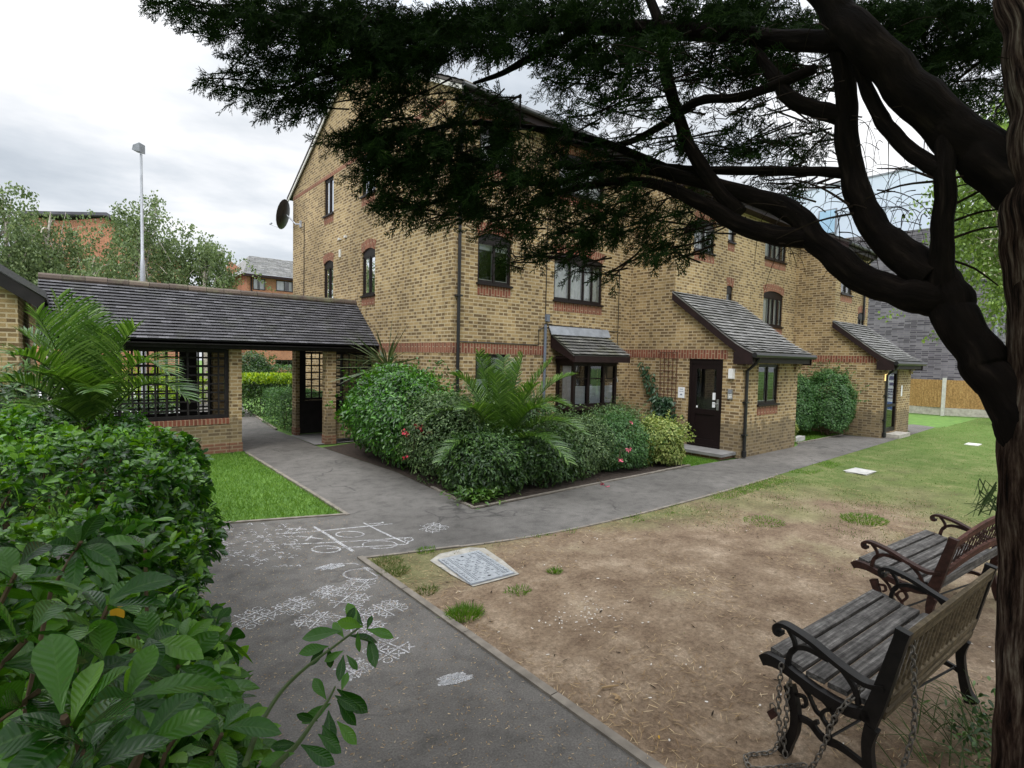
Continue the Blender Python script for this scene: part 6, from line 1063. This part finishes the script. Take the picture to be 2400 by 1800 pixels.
o = blades('lawn_grass', [([(-1.5, 8.2), (1.2, 7.12), (2.72, 6.55), (2.76, 8.6), (2.79, 11.88), (-1.5, 11.88)], 52000), ([(13.8, 5.75), (17.4, 5.72), (17.4, 7.2), (13.8, 7.2)], 16000), ([(9.45, 5.74), (10.4, 5.66), (10.4, 6.9), (9.45, 6.9)], 4000)], 'blade_lawn', .065, .006)
o['label'] = 'bright green mown lawn beside the walkway'; o['category'] = 'grass'
def nz(x, y, s): return np.array([mnoise.noise(Vector((a*s, b*s, 3.7))) for a, b in zip(x, y)])*.5+.5
def dryprob(x, y):
    g = np.clip((x-4.5)/8, 0, 1)*.77-.15+np.clip((y-3.3)/1.3, 0, 1)*.30; k = nz(x, y, .9)*.6+nz(x, y, 3.)*.6+g; return RNG.random(len(x)) < np.clip((k-.72)*2.2, 0, 1)
npy = [(x, y) for x, y in near]
o = blades('dry_grass', [([(2.3, -1), (10, -1), (10, 4.3)]+[p for p in reversed(npy) if p[0] < 10], 75000), ([(10, 0.5), (30, -4), (30, 4.3), (22.6, 4.5), (10, 4.3)], 60000)], 'blade_dry', .05, .007, dryprob)
o['label'] = 'patchy dry grass on the worn lawn'; o['category'] = 'grass'
edge = [(a[0]+t*(b[0]-a[0]), a[1]+t*(b[1]-a[1])) for a, b in zip(npy[6:30], npy[7:31]) for t in (0, .5)]
def edgekeep(x, y): return nz(x, y, 2.0) > .42
o = blades('verge_grass', [([(3.9, 4.50), (4.93, 4.36), (6.25, 4.27), (8.58, 4.26), (12.8, 4.35), (12.8, 3.95), (6.5, 3.95), (4.6, 4.2)], 15000)], 'blade_lawn', .06, .007, edgekeep); o['label'] = 'fringe of green grass along the path edge'; o['category'] = 'grass'
def tuft(label, u, v, R_, n, h, mat, nm='grass_tuft'):
    c = gnd(u, v); a = RNG.random(n)*6.28; r_ = R_*np.sqrt(RNG.random(n)); P = np.stack([c[0]+r_*np.cos(a), c[1]+r_*np.sin(a)*.8, np.full(n, -.015)], 1); d = unit(np.stack([np.cos(a)*r_/R_*.7, np.sin(a)*r_/R_*.7, np.ones(n)], 1)+RNG.normal(size=(n, 3))*.25)
    V, F = leafset(P, d, rnd_unit(n), h*RNG.uniform(.5, 1.2, n), .006*RNG.uniform(.7, 1.3, n), ((0, 1), (.6, .8), (1, .1)), 0, .25); tag(npmesh(nm, V, F, mat, loc=(c[0], c[1], 0)), label, 'grass', 'grass tufts on the bare earth')
tuft('bushy green grass tuft between the kerb and the inspection cover', 1088, 1440, .14, 520, .10, 'blade_lawn'); tuft('grass tuft at the pointed kerb corner', 905, 1318, .16, 420, .07, 'blade_dry'); tuft('yellowing grass tuft by the kerb left of the inspection cover', 925, 1340, .13, 330, .08, 'blade_dry'); tuft('thin tuft just right of the big bushy tuft', 1000, 1385, .10, 170, .07, 'blade_dry')
tuft('low dark tuft in front of the inspection cover', 1215, 1385, .11, 200, .06, 'blade_lawn'); tuft('small upright tuft right of the inspection cover', 1300, 1340, .06, 120, .08, 'blade_lawn'); tuft('round green patch of grass in the worn lawn behind the benches', 2025, 1218, .32, 1100, .07, 'blade_lawn'); tuft('small green patch in the worn lawn near the path', 1790, 1222, .28, 700, .05, 'blade_lawn'); tuft('grass tuft where the path kerb meets the cover surround', 1000, 1290, .10, 260, .06, 'blade_lawn')
# weeds and long grass by the trunk
wd = thing('weed_clump', 'dark weeds and long grass blades at the foot of the cypress trunk', 'weeds', (3.6, .55, 0)); n = 420; P = np.stack([RNG.normal(3.85, .25, n), RNG.normal(.45, .10, n), RNG.uniform(0, .12, n)], 1); V, F = leafset(P, rnd_unit(n)+[0, 0, .6], rnd_unit(n)*.6+[0, 0, 1], RNG.uniform(.025, .055, n), RNG.uniform(.012, .022, n), BROAD, .3, .2); npmesh('leaves', V, F, 'leaf_dark', wd)
n = 90; P = np.stack([RNG.normal(3.7, .25, n), RNG.normal(.58, .12, n), np.zeros(n)], 1); V, F = leafset(P, unit(RNG.normal(size=(n, 3))*[.6, .6, .2]+[-.1, .2, .75]), rnd_unit(n), RNG.uniform(.25, .6, n), RNG.uniform(.005, .008, n), ((0, 1), (.3, .9), (.6, .7), (.85, .4), (1, .1)), 0, .5); npmesh('long_blades', V, F, 'needle_weed', wd)
def litter(name, poly, n, mat, L, W, z=.004, keep=None, label=None):
    p = np.array(poly); x = RNG.uniform(p[:, 0].min(), p[:, 0].max(), n); y = RNG.uniform(p[:, 1].min(), p[:, 1].max(), n); k = inpoly(x, y, poly); x, y = x[k], y[k]
    if keep is not None: k = keep(x, y); x, y = x[k], y[k]
    n = len(x); P = np.stack([x, y, RNG.uniform(.3, 1.3, n)*z], 1); V, F = leafset(P, RNG.normal(size=(n, 3))*[1, 1, .08], np.tile([0, 0, 1.], (n, 1))+RNG.normal(size=(n, 3))*.25, L*RNG.uniform(.4, 1.4, n), W*RNG.uniform(.6, 1.5, n), ((0, .6), (.5, 1), (1, .5)), 0, 0); o = npmesh(name, V, F, mat); tag(o, label, 'litter', None, 'stuff'); return o
litter('straw_litter', [(2.28, 0), (10, 0), (10, 4.3), (5, 4.3), (2.28, 4.9)], 30000, 'straw', .05, .0035, .008, lambda x, y: RNG.random(len(x)) < np.clip(nz(x, y, 1.3)*2.4-1.0+np.clip((2.7-x)*1.6, 0, .6)+np.clip((y-3.4)*.5, 0, .4), .03, 1), 'dry straw and needles scattered over the bare earth')
litter('path_litter', [(.5, .5), (2.2, .5), (2.2, 5), (2.7, 6.4), (.9, 6.9)], 7500, 'straw', .016, .0035, .004, None, 'dry needles scattered on the asphalt')
c = gnd(1360, 1450); litter('chalk_crumbs', [(c[0]-.35, c[1]-.55), (c[0]+.75, c[1]-.55), (c[0]+.75, c[1]+.45), (c[0]-.35, c[1]+.45)], 520, 'crumb', .014, .009, .006, lambda x, y: RNG.random(len(x)) < np.exp(-(((x-c[0])/.35)**2+((y-c[1])/.22)**2)), 'white crumbs and husks trodden into the bare earth')
litter('husks', [(2.4, .6), (7, .6), (7, 4), (2.4, 4.4)], 110, 'crumb', .022, .009, .006, None, 'pale husks and bits strewn on the bare earth'); litter('dark_debris', [(2.4, .6), (8, .6), (8, 4), (2.4, 4.4)], 260, 'twig_dark', .04, .008, .006, None, 'dark twigs and bark bits on the bare earth')
def fleaf(label, u, v, n, s): c = gnd(u, v); V, F = leafset(np.tile([c[0], c[1], .01], (n, 1)), RNG.normal(size=(n, 3))*[1, 1, .1], np.tile([0, 0, 1.], (n, 1))+RNG.normal(size=(n, 3))*.3, s, s*.4, BROAD, .3, -.1); tag(npmesh('fallen_leaf', V, F, 'straw', loc=(c[0], c[1], 0)), label, 'leaf')
fleaf('dry curled three-part leaf on the earth in front of the nearer bench', 1452, 1635, 3, .05); fleaf('pale dry leaf on the earth by the nearer bench leg', 1735, 1680, 2, .04)
tag(npmesh('fallen_leaf', *leafset([gnd(1545, 1732, .008)], [[.6, .5, .02]], [[0, 0, 1]], .03, .012, BROAD, .3), 'leaf_yellowed', loc=tuple(gnd(1545, 1732))), 'small yellow leaf lying near the bottom of the picture', 'leaf')
st_ = MB(); p = gnd(1410, 1612, .01); q = gnd(1450, 1606, .012); st_.tube([p, (p+q)/2+[0, 0, .002], q], [.006, .007, .004], 6); tag(st_.build('stick', 'straw', loc=tuple(p)), 'short pale stick lying on the bare earth', 'stick')
# ------------------------------------------------------------------ light and sky
w = bpy.data.worlds.new('World'); S.world = w; w.use_nodes = True; nt = w.node_tree; bg = nt.nodes['Background']
SUN_EL, SUN_ROT = math.radians(52), math.radians(205)
sky = N(nt, 'ShaderNodeTexSky', sky_type='NISHITA', sun_disc=False, sun_elevation=SUN_EL, sun_rotation=SUN_ROT)
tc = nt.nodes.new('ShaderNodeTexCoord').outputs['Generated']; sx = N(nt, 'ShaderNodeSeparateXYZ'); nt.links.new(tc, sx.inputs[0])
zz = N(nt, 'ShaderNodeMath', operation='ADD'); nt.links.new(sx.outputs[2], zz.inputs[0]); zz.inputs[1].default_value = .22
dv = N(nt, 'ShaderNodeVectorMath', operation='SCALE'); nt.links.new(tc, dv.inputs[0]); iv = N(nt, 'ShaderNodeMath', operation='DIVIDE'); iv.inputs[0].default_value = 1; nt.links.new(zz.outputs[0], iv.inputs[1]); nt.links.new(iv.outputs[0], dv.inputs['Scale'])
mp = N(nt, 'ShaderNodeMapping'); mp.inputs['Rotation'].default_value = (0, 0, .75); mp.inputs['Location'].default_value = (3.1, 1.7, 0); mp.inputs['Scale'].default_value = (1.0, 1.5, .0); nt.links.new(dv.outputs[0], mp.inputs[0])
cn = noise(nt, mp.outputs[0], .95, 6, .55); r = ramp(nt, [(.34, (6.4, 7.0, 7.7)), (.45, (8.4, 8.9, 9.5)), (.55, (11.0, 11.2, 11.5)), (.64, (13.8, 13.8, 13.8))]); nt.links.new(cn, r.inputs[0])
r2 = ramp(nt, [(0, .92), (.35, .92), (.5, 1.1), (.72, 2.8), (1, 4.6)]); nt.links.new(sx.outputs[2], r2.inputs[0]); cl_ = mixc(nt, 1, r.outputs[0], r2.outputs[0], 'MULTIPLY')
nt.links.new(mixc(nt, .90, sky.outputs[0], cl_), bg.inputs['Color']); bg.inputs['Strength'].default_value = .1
for l in nt.links: pass
su = bpy.data.lights.new('sun', 'SUN'); su.energy = 1.5; su.angle = math.radians(22); su.color = (1, .96, .9); so = bpy.data.objects.new('sun', su); COL.objects.link(so)
az = math.radians(205); sd = Vector((-.62, -.50, .95)).normalized(); so.rotation_euler = sd.to_track_quat('Z', 'Y').to_euler(); so.location = (-8, -8, 20)
sky.sun_elevation = math.asin(sd.z); sky.sun_rotation = math.atan2(sd.x, sd.y)
S.view_settings.view_transform = 'Standard'; S.view_settings.look = 'None'; S.view_settings.exposure = 0.05; S.view_settings.gamma = 1
S.cycles.max_bounces = 8; S.cycles.transparent_max_bounces = 12; S.cycles.use_denoising = True
